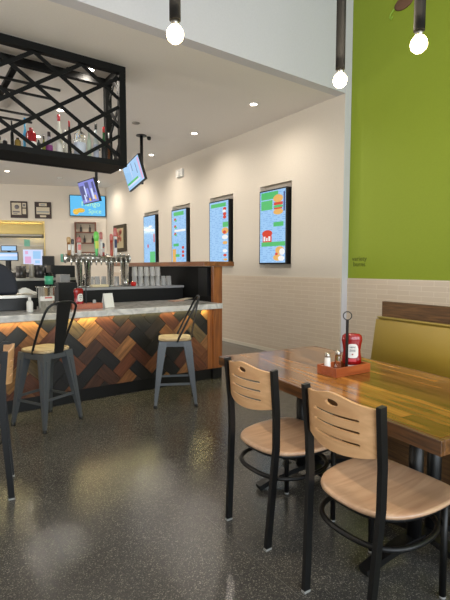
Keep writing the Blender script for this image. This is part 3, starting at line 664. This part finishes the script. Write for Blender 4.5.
# ------------------------------------------------------------------ dining chairs
def seat_outline():
    pts = []
    ctrl = [(.025, 0), (.032, .08), (.06, .145), (.13, .200), (.23, .228), (.33, .234), (.42, .226), (.472, .195), (.49, .13), (.493, 0)]
    # smooth by Catmull-Rom, then mirror
    full = ctrl + [(x, -y) for x, y in ctrl[-2:0:-1]]
    n = len(full)
    for i in range(n):
        p0, p1, p2, p3 = (Vector(full[(i+k) % n]) for k in (-1, 0, 1, 2))
        for s in (0, .33, .66):
            pts.append(.5*((2*p1)+(p2-p0)*s+(2*p0-5*p1+4*p2-p3)*s*s+(3*p1-p0-3*p2+p3)*s**3))
    return [(p.x, p.y) for p in pts]
def back_panel():
    """2-D outline with one oval hand hole and three slots, bent to a shallow arc"""
    cu = bpy.data.curves.new('bp', 'CURVE'); cu.dimensions = '2D'; cu.fill_mode = 'BOTH'; cu.extrude = .007
    def spl(pts):
        s = cu.splines.new('POLY'); s.points.add(len(pts)-1); s.use_cyclic_u = True
        for p, q in zip(s.points, pts): p.co = (q[0], q[1], 0, 1)
    Wd = .171
    top = [(y, .872+.024*math.exp(-(y/.085)**2)-.006*(y/Wd)**2) for y in [Wd-2*Wd*k/30 for k in range(31)]]
    bot = [(y, .690-.024*(1-(y/Wd)**2)) for y in [-Wd+2*Wd*k/30 for k in range(31)]]
    spl(top+bot)
    spl([(.032*math.cos(2*PI*k/20), .858+.0135*math.sin(2*PI*k/20)) for k in range(20)])
    for j, z in enumerate((.812, .768, .722)):
        L = .106; h = .0062
        spl([(L+h*math.cos(a), z+h*math.sin(a)) for a in (-PI/2, -PI/4, 0, PI/4, PI/2)] + [(-L-h*math.cos(a), z-h*math.sin(a)) for a in (-PI/2, -PI/4, 0, PI/4, PI/2)])
    o = bpy.data.objects.new('bp', cu); COL.objects.link(o)
    dg = bpy.context.evaluated_depsgraph_get(); dg.update()
    me = bpy.data.meshes.new_from_object(o.evaluated_get(dg)); bpy.data.objects.remove(o); bpy.data.curves.remove(cu)
    bm = bmesh.new(); bm.from_mesh(me); bpy.data.meshes.remove(me)
    bmesh.ops.remove_doubles(bm, verts=bm.verts, dist=1e-5)
    for k in range(1, 24):
        y = -Wd+2*Wd*k/24
        bmesh.ops.bisect_plane(bm, geom=bm.verts[:]+bm.edges[:]+bm.faces[:], plane_co=(y, 0, 0), plane_no=(1, 0, 0))
    for v in bm.verts:
        y, z, d = v.co.x, v.co.y, v.co.z
        bend = -.048*(1-(y/Wd)**2)
        lean = .027*(.88-z)/.3                 # follows the raked posts
        v.co = Vector((bend + lean + d + .004, y, z))
    return bm
def make_chair(label):
    t = thing('dining_chair', label, 'chair', group=None)
    ol = seat_outline(); cx = .255
    sb = bmesh.new(); rings = []
    for f, dz in ((1.0, .445), (1.012, .452), (1.0, .460), (.96, .463), (.8, .458), (.5, .450), (.2, .448)):
        rings.append([sb.verts.new((cx+(x-cx)*f, y*f, dz)) for x, y in ol])
    for A, B in zip(rings, rings[1:]):
        for k in range(len(A)):
            fc = sb.faces.new((A[k], A[(k+1) % len(A)], B[(k+1) % len(A)], B[k])); fc.smooth = True
    sb.faces.new(rings[0][::-1]); sb.faces.new(rings[-1])
    m = MB(); m.bm.free(); m.bm = sb; m.build('seat', M['mapleseat'], t)
    # steel rim under the seat
    MB().tube([(cx+(x-cx)*.90, y*.90, .4335) for x, y in ol], .011, 8, closed=True).build('seat_frame', M['black'], t)
    for s in (-1, 1):
        pth = [(-.008, s*.158, .012), (.020, s*.174, .44), (.025, s*.176, .50), (.021, s*.18, .66), (0, s*.184, .882)]
        l = MB()
        for p, q in zip(pth, pth[1:]): l.beam(p, q, .020, .033, up=(1, 0, 0))
        lo = l.build('rear_leg', M['black'], t)
        MB().box((-.026, s*.158-.011, .001), (.010, s*.158+.011, .0115), .002).build('glide', M['rubber'], lo)
        l = MB().tube([(.435, s*.178, .012), (.43, s*.178, .43)], .014, 12); lo = l.build('front_leg', M['black'], t)
        MB().lathe([(.013, .001), (.0145, .0115), (0, .0115)], c=(.435, s*.178, 0), seg=12).build('glide', M['rubber'], lo)
    ring = []
    for k in range(48):
        a = 2*PI*k/48; c, s_ = math.cos(a), math.sin(a)
        ring.append((.24-.212*math.copysign(abs(c)**.8, c), .212*math.copysign(abs(s_)**.8, s_), .33))
    MB().tube(ring, .0115, 8, closed=True).build('stretcher_ring', M['black'], t)
    m = MB(); m.bm.free(); m.bm = back_panel(); m.build('backrest', M['maple'], t)
    return t
ch = make_chair('nearest dining chair with pale slatted wooden back, at the near end of the table')
ch.location = (1.31, 1.085, 0); ch.rotation_euler = (0, 0, R(-2))
copy_tree(ch, 'dining chair with pale slatted wooden back tucked at the far end of the table', None, (1.368, 1.705, 0), R(0))
copy_tree(ch, 'dining chair cut off by the left edge of the photo, standing before the bar', None, (.468, 2.93, 0), R(170))

# ------------------------------------------------------------------ dining table
TR = R(-7.33); TC = Vector((2.066, 1.608, 0))
tb = thing('dining_table', 'long glossy wooden plank table with black pedestals beside the booth', 'table', TC, TR)
MB().box((-.412, -.842, .682), (.412, .842, .74), .003).build('tabletop', M['table'], tb)
MB().box((-.432, -.862, .680), (-.4125, .862, .7395), .004).box((.4125, -.862, .680), (.432, .862, .7395), .004).box((-.412, -.862, .680), (.412, -.8425, .7395), .004).box((-.412, .8425, .680), (.412, .862, .7395), .004).build('edge_band', M['edge'], tb)
for sy in (-.50, .36):
    pd = bpy.data.objects.new('pedestal', None); COL.objects.link(pd); pd.parent = tb; pd.location = (-.02, sy, 0)
    for dx in (-.075, .055):
        MB().lathe([(.033, .075), (.033, .655)], c=(dx, 0, 0), seg=18).build('column', M['black'], pd)
    MB().box((-.26, -.045, .656), (.26, .045, .679)).box((-.045, -.26, .657), (.045, -.046, .678)).box((-.045, .046, .657), (.045, .26, .678)).build('top_plate', M['black'], pd)
    ft = MB()
    for dx, dy, L in ((1, 0, .38), (-1, 0, .40), (0, 1, .27), (0, -1, .27)):
        prev = None
        for k in range(9):
            f = k/8; p = Vector((dx*f*L, dy*f*L, .085-.066*f**2.0)); wd = .07-.02*f
            if prev is not None: ft.beam(prev, p, wd+.0025, .03-.0*f, up=(0, 0, 1), w2=wd)
            prev = p
    fo = ft.build('foot', M['black'], pd)
tz = .741
cb = at_z(348, 377.5, tz)
cdp = Vector((2.065, 1.69, tz))
caddy(cdp+Vector((.004, 0, 0)), R(-3), .285, .15, .053, .31, 'reddish wooden condiment caddy with a tall black ring pole on the dining table', .022)
ketchup(cdp+Vector((.083, .008, .0115)), R(-44), .215, 'red ketchup bottle with white label in the caddy on the dining table')
def shaker(loc, fill, label):
    t = thing('shaker', label, 'shaker', loc)
    MB().lathe([(.018, 0), (.020, .004), (.0165, .08), (.0145, .088), (0, .088)], seg=18).build('jar', fill, t)
    MB().lathe([(.0155, .0885), (.0165, .092), (.0165, .104), (.011, .113), (0, .115)], seg=18).build('lid', M['steel'], t)
shaker(cdp+Vector((-.105, .03, .0115)), M['salt'], 'salt shaker with a metal lid in the caddy on the dining table')
shaker(cdp+Vector((.0, .042, .0115)), M['glass'], 'clear glass shaker behind the black pole of the dining table caddy')

# ------------------------------------------------------------------ booth bench
bn = thing('booth_bench', 'olive yellow vinyl booth bench with a dark wood top board behind the table', 'bench', TC, TR)
y0, y1 = -1.6, .775
MB().box((.53, y0, .001), (1.05, y1-.02, .36)).build('base', M['darkwood'], bn)
MB().box((.50, y0, .362), (.93, y1-.01, .47), .03).build('seat_cushion', M['vinyl'], bn)
bc = MB(); bc.prism([(.90, .475), (1.03, .475), (1.055, .955), (.975, .955)], y0, y1, frame=lambda x, z, y: Vector((x, y, z)))
bmesh.ops.bevel(bc.bm, geom=bc.bm.edges[:], offset=.022, segments=4, affect='EDGES')
for f in bc.bm.faces: f.smooth = True
bc.build('back_cushion', M['vinyl'], bn)
MB().tube([(.985, y1-.02, .951), (.985, y0+.02, .951)], .006, 8).build('piping', M['piping'], bn)
MB().box((1.057, y0, .001), (1.10, y1+.0, 1.075), .004).build('top_board', M['darkwood'], bn)

# ------------------------------------------------------------------ bottle cage
cg = thing('bottle_cage', 'black steel lattice cage hung from the ceiling over the bar, holding bottles', 'bottle rack', (0, 0, 0))
CX1, CY0, CY1, CB, CT = 2.085, 4.85, 5.27, 2.49, 3.575; CX0 = -.9
f = MB(); bw_ = .075
for y in (CY0, CY1):
    f.box((CX0, y-bw_/2, CT-bw_), (CX1, y+bw_/2, CT)); f.box((CX0, y-bw_/2, CB), (CX1, y+bw_/2, CB+.058))
    f.box((CX1-bw_, y-bw_/2+.001, CB+.058), (CX1, y+bw_/2-.001, CT-bw_)); f.box((CX0, y-bw_/2+.001, CB+.058), (CX0+bw_, y+bw_/2-.001, CT-bw_))
for x in (CX0+bw_/2, CX1-bw_/2):
    f.box((x-bw_/2, CY0+bw_/2, CT-bw_), (x+bw_/2, CY1-bw_/2, CT)); f.box((x-bw_/2, CY0+bw_/2, CB), (x+bw_/2, CY1-bw_/2, CB+.058))
f.build('frame', M['cage'], cg)
MB().box((CX0+bw_, CY0+bw_/2, CB+.003), (CX1-bw_, CY1-bw_/2, CB+.02)).build('shelf', M['cage'], cg)
for x in (-.3, .6, 1.6):
    MB().box((x-.03, CY1-.03, CT+.001), (x+.03, CY1+.03, CZ-.001)).build('ceiling_mount', M['cage'], cg)
def lattice(mb, s0, s1, z0, z1, pitch, slope, fr, wd, off):
    H = z1-z0
    for sg in (1, -1):
        k = -12
        while k < 24:
            a = off+k*pitch; b = a+sg*H/slope; k += 1     # from the top at a to the bottom at b
            pts = []
            p, q = (a, z1), (b, z0)
            t0, t1 = 0.0, 1.0
            for lo_, hi_ in ((s0, s1),):
                d = q[0]-p[0]
                ta, tb_ = (lo_-p[0])/d, (hi_-p[0])/d
                t0, t1 = max(t0, min(ta, tb_)), min(t1, max(ta, tb_))
            if t1-t0 < .05: continue
            P = lambda t: (p[0]+(q[0]-p[0])*t, p[1]+(q[1]-p[1])*t)
            A, B = P(t0), P(t1)
            mb.beam(fr(*A, sg), fr(*B, sg), .012, wd, up=fr.up)
fr = lambda s, z, sg: Vector((s, CY0+.007*sg, z)); fr.up = (-.0, 0, 1)
lt = MB(); lattice(lt, CX0+bw_, CX1-bw_, CB+.058, CT-bw_, .475, .66, fr, .037, 1.135); lt.build('front_lattice', M['cage'], cg)
fr2 = lambda s, z, sg: Vector((CX1-.037+.007*sg, s, z)); fr2.up = (0, 0, 1)
lt = MB(); lattice(lt, CY0+bw_/2, CY1-bw_/2, CB+.058, CT-bw_, .42, 1.0, fr2, .04, CY0+.21); lt.build('side_lattice', M['cage'], cg)
# glass hanging rack further back under the ceiling
gr = thing('hanging_rack', 'dark hanging rack of parallel rods under the ceiling behind the bottle cage', 'rack', (0, 0, 3.47))
for y in (5.63, 5.97, 6.78, 7.1):
    MB().tube([(-.8, y, 0), (1.6, y, 0)], .017, 8).build('rod', M['gundark'], gr)
MB().box((1.02, 5.4, .02), (1.08, 7.15, .06)).build('cross_bar', M['cage'], gr)
for y in (5.5, 7.0): MB().tube([(1.05, y, .062), (1.05, y, CZ-3.47-.001)], .012, 8).build('hanger', M['cage'], gr)

# bottles in the cage
def bottle(u0, u1, vt, c, capc, label, lab=None, kind='tall', y=5.02, clear=False):
    a, b = at_y(u0, 142, y).x, at_y(u1, 142, y).x; zb = CB+.021; h = at_y((u0+u1)/2, vt, y).z-zb; r = (b-a)/2; cx = (a+b)/2
    t = thing('liquor_bottle', label, 'bottle', (cx, y, zb), 0, 'bottles in the black cage over the bar')
    nk = min(r*.42, .016)
    if kind == 'tall': prof = [(r*.94, 0), (r, .006), (r, h*.55), (r*.9, h*.62), (nk, h*.74), (nk, h*.92), (0, h*.92)]
    elif kind == 'fat': prof = [(r*.9, 0), (r, .01), (r, h*.6), (r*.85, h*.72), (nk*1.2, h*.8), (nk*1.2, h*.93), (0, h*.93)]
    else: prof = [(r, 0), (r, .006), (r, h*.78), (r*.8, h*.86), (nk, h*.9), (nk, h*.95), (0, h*.95)]
    m = glass('bottle_glass_%d_%d_%d' % c, c, .04) if clear else colm(c, .15)
    MB().lathe(prof, seg=18).build('bottle_body', m, t)
    z1 = prof[-2][1]+.001; MB().lathe([(nk*1.15, z1-.03), (nk*1.15, h), (0, h)], seg=12).build('cap', colm(capc), t)
    if lab: MB().lathe([(r+.0008, h*.15), (r+.0015, h*.16), (r+.0015, h*.48), (r+.0008, h*.49)], seg=18).build('label', colm(lab, .6), t)
for a in ((-4, 1, 128, (40, 30, 22), (20, 20, 20), 'dark bottle at the very left edge of the cage shelf', (200, 190, 170)),
          (2.5, 7.5, 139, (36, 34, 34), (230, 228, 222), 'short black bottle with pale bands near the left of the cage', (214, 208, 200), 'jar'),
          (10.5, 14, 121, (22, 22, 24), (16, 16, 16), 'slim tall black bottle in the left part of the cage'),
          (14.5, 21, 138, (150, 124, 62), (60, 40, 20), 'amber bottle left of the red bottle in the cage', None, 'jar'),
          (26, 36.5, 128, (150, 28, 34), (150, 26, 32), 'wide red bottle with a big white label in the cage', (232, 226, 222), 'jar'),
          (42, 45.5, 135, (150, 150, 70), (60, 44, 30), 'small olive green bottle left of the purple labelled one'),
          (45.8, 52.5, 132, (196, 188, 196), (60, 50, 50), 'bottle with a purple label in the cage', (140, 60, 130)),
          (56, 62.5, 115, (226, 222, 210), (214, 76, 86), 'tall pale bottle with a pink red top in the cage', (236, 232, 224)),
          (67.5, 71.5, 121, (34, 28, 28), (170, 30, 38), 'slim dark bottle with a red cap beside the clear round one'),
          (87, 91, 127, (188, 200, 180), (30, 30, 30), 'slim pale green bottle right of the clear round one'),
          (93.5, 98.5, 124, (210, 216, 214), (28, 28, 28), 'clear slim bottle with a black cap toward the right of the cage', (186, 190, 206)),
          (101.5, 106, 127, (46, 96, 56), (190, 44, 44), 'green bottle with a red cap at the right of the cage', (40, 40, 40)),
          (107.5, 110, 133, (96, 56, 32), (232, 230, 226), 'small brown bottle with a white cap at the right end of the cage')): bottle(*a)
bottle(36.8, 41, 140, (60, 70, 66), (20, 20, 20), 'short dark green bottle right behind the wide red one', None, 'jar', 5.13)
bottle(23, 27.5, 118, (90, 180, 226), (70, 160, 214), 'bright blue bottle behind the wide red one', None, 'tall', 5.16)
bottle(74, 85.5, 123, (236, 240, 236), (40, 40, 40), 'fat round clear bottle in the middle of the cage', (206, 212, 226), 'fat', 5.02, True)
bottle(62.8, 67, 130, (230, 236, 232), (222, 220, 214), 'clear bottle between the pink topped and the red capped bottles', None, 'tall', 5.12, True)

# ------------------------------------------------------------------ hanging televisions
def hang_tv(c, w, yaw, pitch, roll, pole, label, style):
    h = w*9/16
    Rm = (Matrix.Rotation(yaw, 4, 'Z') @ Matrix.Rotation(pitch, 4, 'X') @ Matrix.Rotation(roll, 4, 'Y'))
    t = thing('hanging_television', label, 'television', c); mw = Rm
    MB().box((-w/2, 0, -h/2), (w/2, .045, h/2), .004).box((-w*.25, .045, -h*.3), (w*.25, .075, h*.3), .01).build('casing', M['black'], t, mw)
    def panel(nm, mt, rects, k):
        mb = MB()
        for x0, x1, z0, z1 in rects: mb.box((x0*w, -.002-.001*k, z0*h), (x1*w, -.0002, z1*h))
        mb.build(nm, M[mt], t, mw)
    if style == 0:
        panel('display', 'purple_ui', [(-.48, .48, -.46, .46)], 0)
        panel('picture', 'navy_ui', [(-.45, -.2, -.3, .3), (.05, .12, -.4, .4), (-.1, .05, .15, .4), (.3, .42, -.1, .35), (-.15, -.05, -.35, -.1)], 1)
        panel('picture', 'pale_ui', [(.18, .28, -.35, .1), (-.18, -.12, -.2, .25), (-.3, -.22, -.4, -.1)], 2)
        panel('picture', 'yel_ui', [(-.05, .05, -.4, -.28), (.3, .38, -.38, -.2)], 2)
    else:
        panel('display', 'bluescreen', [(-.485, .485, -.465, .465)], 0)
        panel('picture', 'green_ui', [(-.46, .2, -.28, -.2)], 1)
        panel('picture', 'pale_ui', [(-.46, .3, -.36, -.29), (-.1, -.08, -.1, .46)], 2)
        panel('picture', 'navy_ui', [(.0, .02, .1, .4), (.22, .24, -.1, .3)], 1)
        panel('picture', 'pink_ui', [(.38, .46, -.42, .4)], 1)
    px, py = pole; pz = c[2]-h*.35
    MB().lathe([(.027, pz-c[2]), (.027, CZ-c[2]-.012)], c=(px-c[0], py-c[1], 0), seg=14).lathe([(.09, CZ-c[2]-.012), (.09, CZ-c[2]-.001)], c=(px-c[0], py-c[1], 0), seg=20).build('pole', M['black'], t)
    bpos = Rm @ Vector((0, .075, 0))
    MB().beam(bpos, (px-c[0], py-c[1], bpos.z), .05, .05).build('arm', M['black'], t)
    MB().tube([(px-c[0], py-c[1]-.1, -h*.1), (px-c[0]+.02, py-c[1]+.02, -h*.1)], .012, 8).build('bracket', M['black'], t)
    return t
hang_tv((3.19, 7.11, 2.93), .75, R(-92.1), R(13.7), R(-8.2), (3.37, 7.16), 'larger hanging television on a ceiling pole, right of the bottle cage', 1)
hang_tv((2.87, 8.45, 2.78), .77, R(-87), R(16.3), R(1.4), (3.05, 8.50), 'smaller tilted hanging television in front of the wall television', 0)

# ------------------------------------------------------------------ back wall furnishings
def bwm(t, z, d=.001): return basis(fb(t, z, d), -BT, (0, 0, 1), BN)    # local x = viewer's right, y = up, z = out of the wall
tv = thing('wall_television', 'wide wall television with orange fruit and pale lettering on blue', 'television'); tv.matrix_world = bwm(.5, 3.07)
MB().box((-.49, -.295, .001), (.49, .295, .05), .004).build('casing', M['black'], tv)
MB().box((-.47, -.275, .05), (.47, .275, .052)).build('display', M['cyan_ui'], tv)
text_part('screen_text', 'Mango', .19, M['lime_ui'], tv, Matrix.Translation((.08, .05, .0535)))
text_part('screen_text', 'Spice', .17, M['lime_ui'], tv, Matrix.Translation((.19, -.15, .0535)))
MB().lathe([(0, 0), (.09, 0), (.09, .002), (0, .002)], c=(-.2, -.13, .052), seg=20, sx=1.3, sy=.7).lathe([(0, 0), (.08, 0), (.08, .003), (0, .003)], c=(-.32, -.17, .052), seg=20).build('fruit_picture', M['yel_ui'], tv)
for tt, lb, st in ((2.305, 'left framed print on the back wall above the kitchen opening', 0), (1.69, 'right framed print on the back wall above the kitchen opening, with a black border', 1)):
    p = thing('framed_print', lb, 'picture', group=None); p.matrix_world = bwm(tt, 2.92)
    MB().box((-.215, -.225, .001), (.215, .225, .025), .004).build('frame', M['frame'], p)
    bx = lambda *q: MB().box(*q)
    if st == 0:
        a = [bx((-.18, -.14, .0255), (.06, .18, .028)), bx((.09, .06, .0255), (.18, .18, .028)), bx((.09, -.12, .0255), (.18, .03, .028))]
        b = [MB().lathe([(0, 0), (.06, 0), (.06, .002), (0, .002)], c=(-.05, .07, .0285), seg=16), bx((-.16, -.08, .0285), (.02, -.04, .03)), bx((-.14, -.12, .0285), (-.04, -.1, .03)), bx((.105, .09, .0285), (.165, .15, .03))]
    else:
        a = [bx((-.17, -.11, .0255), (.17, .08, .028)), bx((-.1, .11, .0255), (.1, .19, .028)), bx((-.08, -.19, .0255), (.08, -.14, .028))]
        b = [bx((-.16, -.06, .0285), (.16, -.03, .03)), bx((-.06, .13, .0285), (.06, .16, .03))]
    for mb, nm, mt in ((a, 'print', M['cream']), (b, 'print_figure', colm((120, 116, 120)) if st == 0 else colm((140, 150, 156)))):
        for m in mb: m.build(nm, mt, p)
pc = thing('framed_picture', 'dark framed picture on the menu wall left of the furthest menu screen', 'picture'); pc.matrix_world = basis((WX-.001, 11.38, 2.12), (0, -1, 0), (0, 0, 1), (-1, 0, 0))
MB().box((-.40, -.36, .001), (.40, .36, .05), .006).build('frame', plain('carved_frame', (66, 56, 40), .5, bump=.4), pc)
MB().box((-.29, -.26, .051), (.29, .26, .054)).build('print', colm((190, 176, 140)), pc)
b = MB()
for x, y in ((-.1, .1), (.05, .14), (.1, -.02), (-.08, -.06), (.0, .02), (.12, .17)): b.lathe([(0, 0), (.07, 0), (.07, .002), (0, .002)], c=(x, y, .0545), seg=14)
b.build('print_figure', colm((170, 90, 70)), pc)
sh = thing('wall_shelf', 'wooden wall shelf unit with three tiers on the back wall under the television', 'shelf'); sh.matrix_world = bwm(.575, 2.18)
MB().box((-.29, -.43, .001), (-.255, .43, .13)).build('side_panel', M['shelfwood'], sh); MB().box((.255, -.43, .001), (.29, .43, .13)).build('side_panel', M['shelfwood'], sh)
for z in (-.43, -.17, .13, .40): MB().box((-.254, z, .001), (.254, z+.03, .13)).build('shelf_board', M['shelfwood'], sh)
MB().box((-.254, -.40, .001), (.254, .40, .006)).build('back_board', colm((200, 186, 166), .7), sh)
for x, z, lb in ((-.12, .161, 'dark bottle on the upper left of the wall shelf'), (.12, .161, 'dark bottle on the upper right of the wall shelf'), (-.03, -.139, 'dark bottle on the middle tier of the wall shelf'), (.19, -.139, 'dark bottle at the right of the middle shelf tier'), (-.16, -.139, 'dark bottle at the left of the middle shelf tier')):
    o = MB().lathe([(.03, 0), (.032, .005), (.032, .11), (.012, .15), (.012, .2), (0, .2)], seg=14).build('small_bottle', colm((40, 36, 34)), mw=Matrix.Translation(fb(.575-x, 2.18+z+.001, .07)))
    tag(o, lb, 'bottle')
# kitchen
hd_ = thing('kitchen_hood', 'steel extractor hood lit yellow inside the kitchen opening', 'hood'); hd_.matrix_world = bwm(3.1, 2.3, -.6)
MB().box((-1.3, -.02, -.9), (1.35, .28, .25), .01).build('hood_body', M['hood'], hd_)
MB().box((-1.25, -.06, -.85), (1.3, -.022, .2)).build('filter', M['stainless'], hd_)
ps = MB(); ps.prism([(T0-.02, OZ0+.002), (T1, OZ0+.002), (T1, OZ0+.04), (T0-.02, OZ0+.04)], -.2, .32, frame=fb)
tag(ps.build('pass_shelf', M['stainless']), 'steel pass shelf along the bottom of the kitchen opening', 'shelf')
bs2 = MB(); bs2.prism([(1.2, .001), (T1, .001), (T1, 1.2), (1.2, 1.2)], .01, .34, frame=fb)
tag(bs2.build('back_cabinet', M['black']), 'dark cabinet under the kitchen opening', 'cabinet')
def monitor(u0, u1, v0, v1, d, label, mats, cat='screen'):
    a = at_back(u0, v0, d); b = at_back(u1, v1, d); t0 = (a-BO).dot(BT); t1 = (b-BO).dot(BT); wd = abs(t0-t1); h = a.z-b.z
    m = thing('order_screen', label, cat); m.matrix_world = bwm((t0+t1)/2, (a.z+b.z)/2, d)
    MB().box((-wd/2-.02, -h/2-.02, -.05), (wd/2+.02, h/2+.02, 0), .004).build('casing', M[mats[0]], m)
    MB().box((-wd/2, -h/2, .0002), (wd/2, h/2, .002)).build('display', M[mats[1]], m)
    zs_ = OZ0+.041-(a.z+b.z)/2
    if -h/2-.02-zs_ > .01: MB().box((-.04, zs_, -.05), (.04, -h/2-.021, -.02)).box((-.1, zs_, -.09), (.1, zs_+.012, .03)).build('stand', M['black'], m)
    return m, wd, h
m1, a, b = monitor(1.5, 16, 246, 250.5, .02, 'upper small blue order screen at the left of the kitchen opening', ('black', 'bluescreen'))
m2, a, b = monitor(-4, 17.5, 252.5, 260, .22, 'lower wide blue order screen at the left of the kitchen opening', ('black', 'bluescreen'))
MB().box((-a/2, 0, .0022), (a/2, b*.3, .003)).build('picture', M['pale_ui'], m2)
m3, a, b = monitor(23, 43, 249.5, 265, .12, 'bright white order screen at the right of the kitchen opening', ('stainless', 'pale_ui'))
MB().box((-a*.42, -b*.4, .0022), (-a*.1, b*.05, .003)).box((-a*.4, b*.2, .0022), (-a*.25, b*.4, .003)).build('picture', M['pink_ui'], m3)
MB().box((0, -b*.1, .0022), (a*.4, b*.4, .003)).box((a*.1, -b*.4, .0022), (a*.35, -b*.2, .003)).build('picture', M['bluescreen'], m3)
def bwbox(name, u0, u1, v0, v1, d0, d1, mat, label, cat):
    a = at_back(u0, v0, d1); b = at_back(u1, v1, d1); t0 = (a-BO).dot(BT); t1 = (b-BO).dot(BT)
    mb = MB(); mb.prism([(t1, b.z), (t0, b.z), (t0, a.z), (t1, a.z)], d0, d1, frame=fb); return tag(mb.build(name, mat), label, cat)
bwbox('order_slip', 24, 30, 239.5, 246.5, -.02, -.01, M['teal'], 'teal slip hanging in the kitchen opening', 'paper')
bwbox('ticket_rail', 0, 43, 244.6, 246.2, -.06, -.03, M['steel'], 'thin steel ticket rail across the kitchen opening', 'rail')
bwbox('receipt_printer', 21, 33, 264, 269.2, .2, .31, colm((150, 140, 120)), 'beige receipt printer before the bright order screen', 'printer')
bwbox('card_reader', 42, 54, 256, 266, .18, .30, M['black'], 'black boxy card reader right of the bright order screen', 'card reader')
bwbox('wall_notice', 60.5, 64.5, 254, 262, .001, .01, M['teal'], 'small pale teal notice on the back wall left of the beer taps', 'notice')
bwbox('wall_notice', 70, 74, 254, 260, .001, .01, colm((206, 190, 160)), 'small beige notice on the back wall behind the beer taps', 'notice')
# clutter on the back shelf
for u, vt, r, c, nm, lb, ct in ((40.2, 273, .085, (34, 34, 36), 'black_tub', 'round black tub on the back counter left of the tumbler', 'tub'), (31.3, 272, .035, (150, 148, 140), 'steel_cup', 'grey steel cup on the back counter', 'cup'), (21, 274, .07, (50, 48, 46), 'dark_pot', 'dark pot on the back counter beside the navy bag', 'pot')):
    y = 7.0; x = X_at(u, y); z = 1.2; zt = max(z+.05, at_y(u, vt-8, y).z)
    tag(MB().lathe([(r*.9, 0), (r, .01), (r, zt-z), (r*.9, zt-z), (r*.85, .02), (0, .02)], seg=20).build(nm, colm(c), mw=Matrix.Translation((x, y, z))), lb, ct)
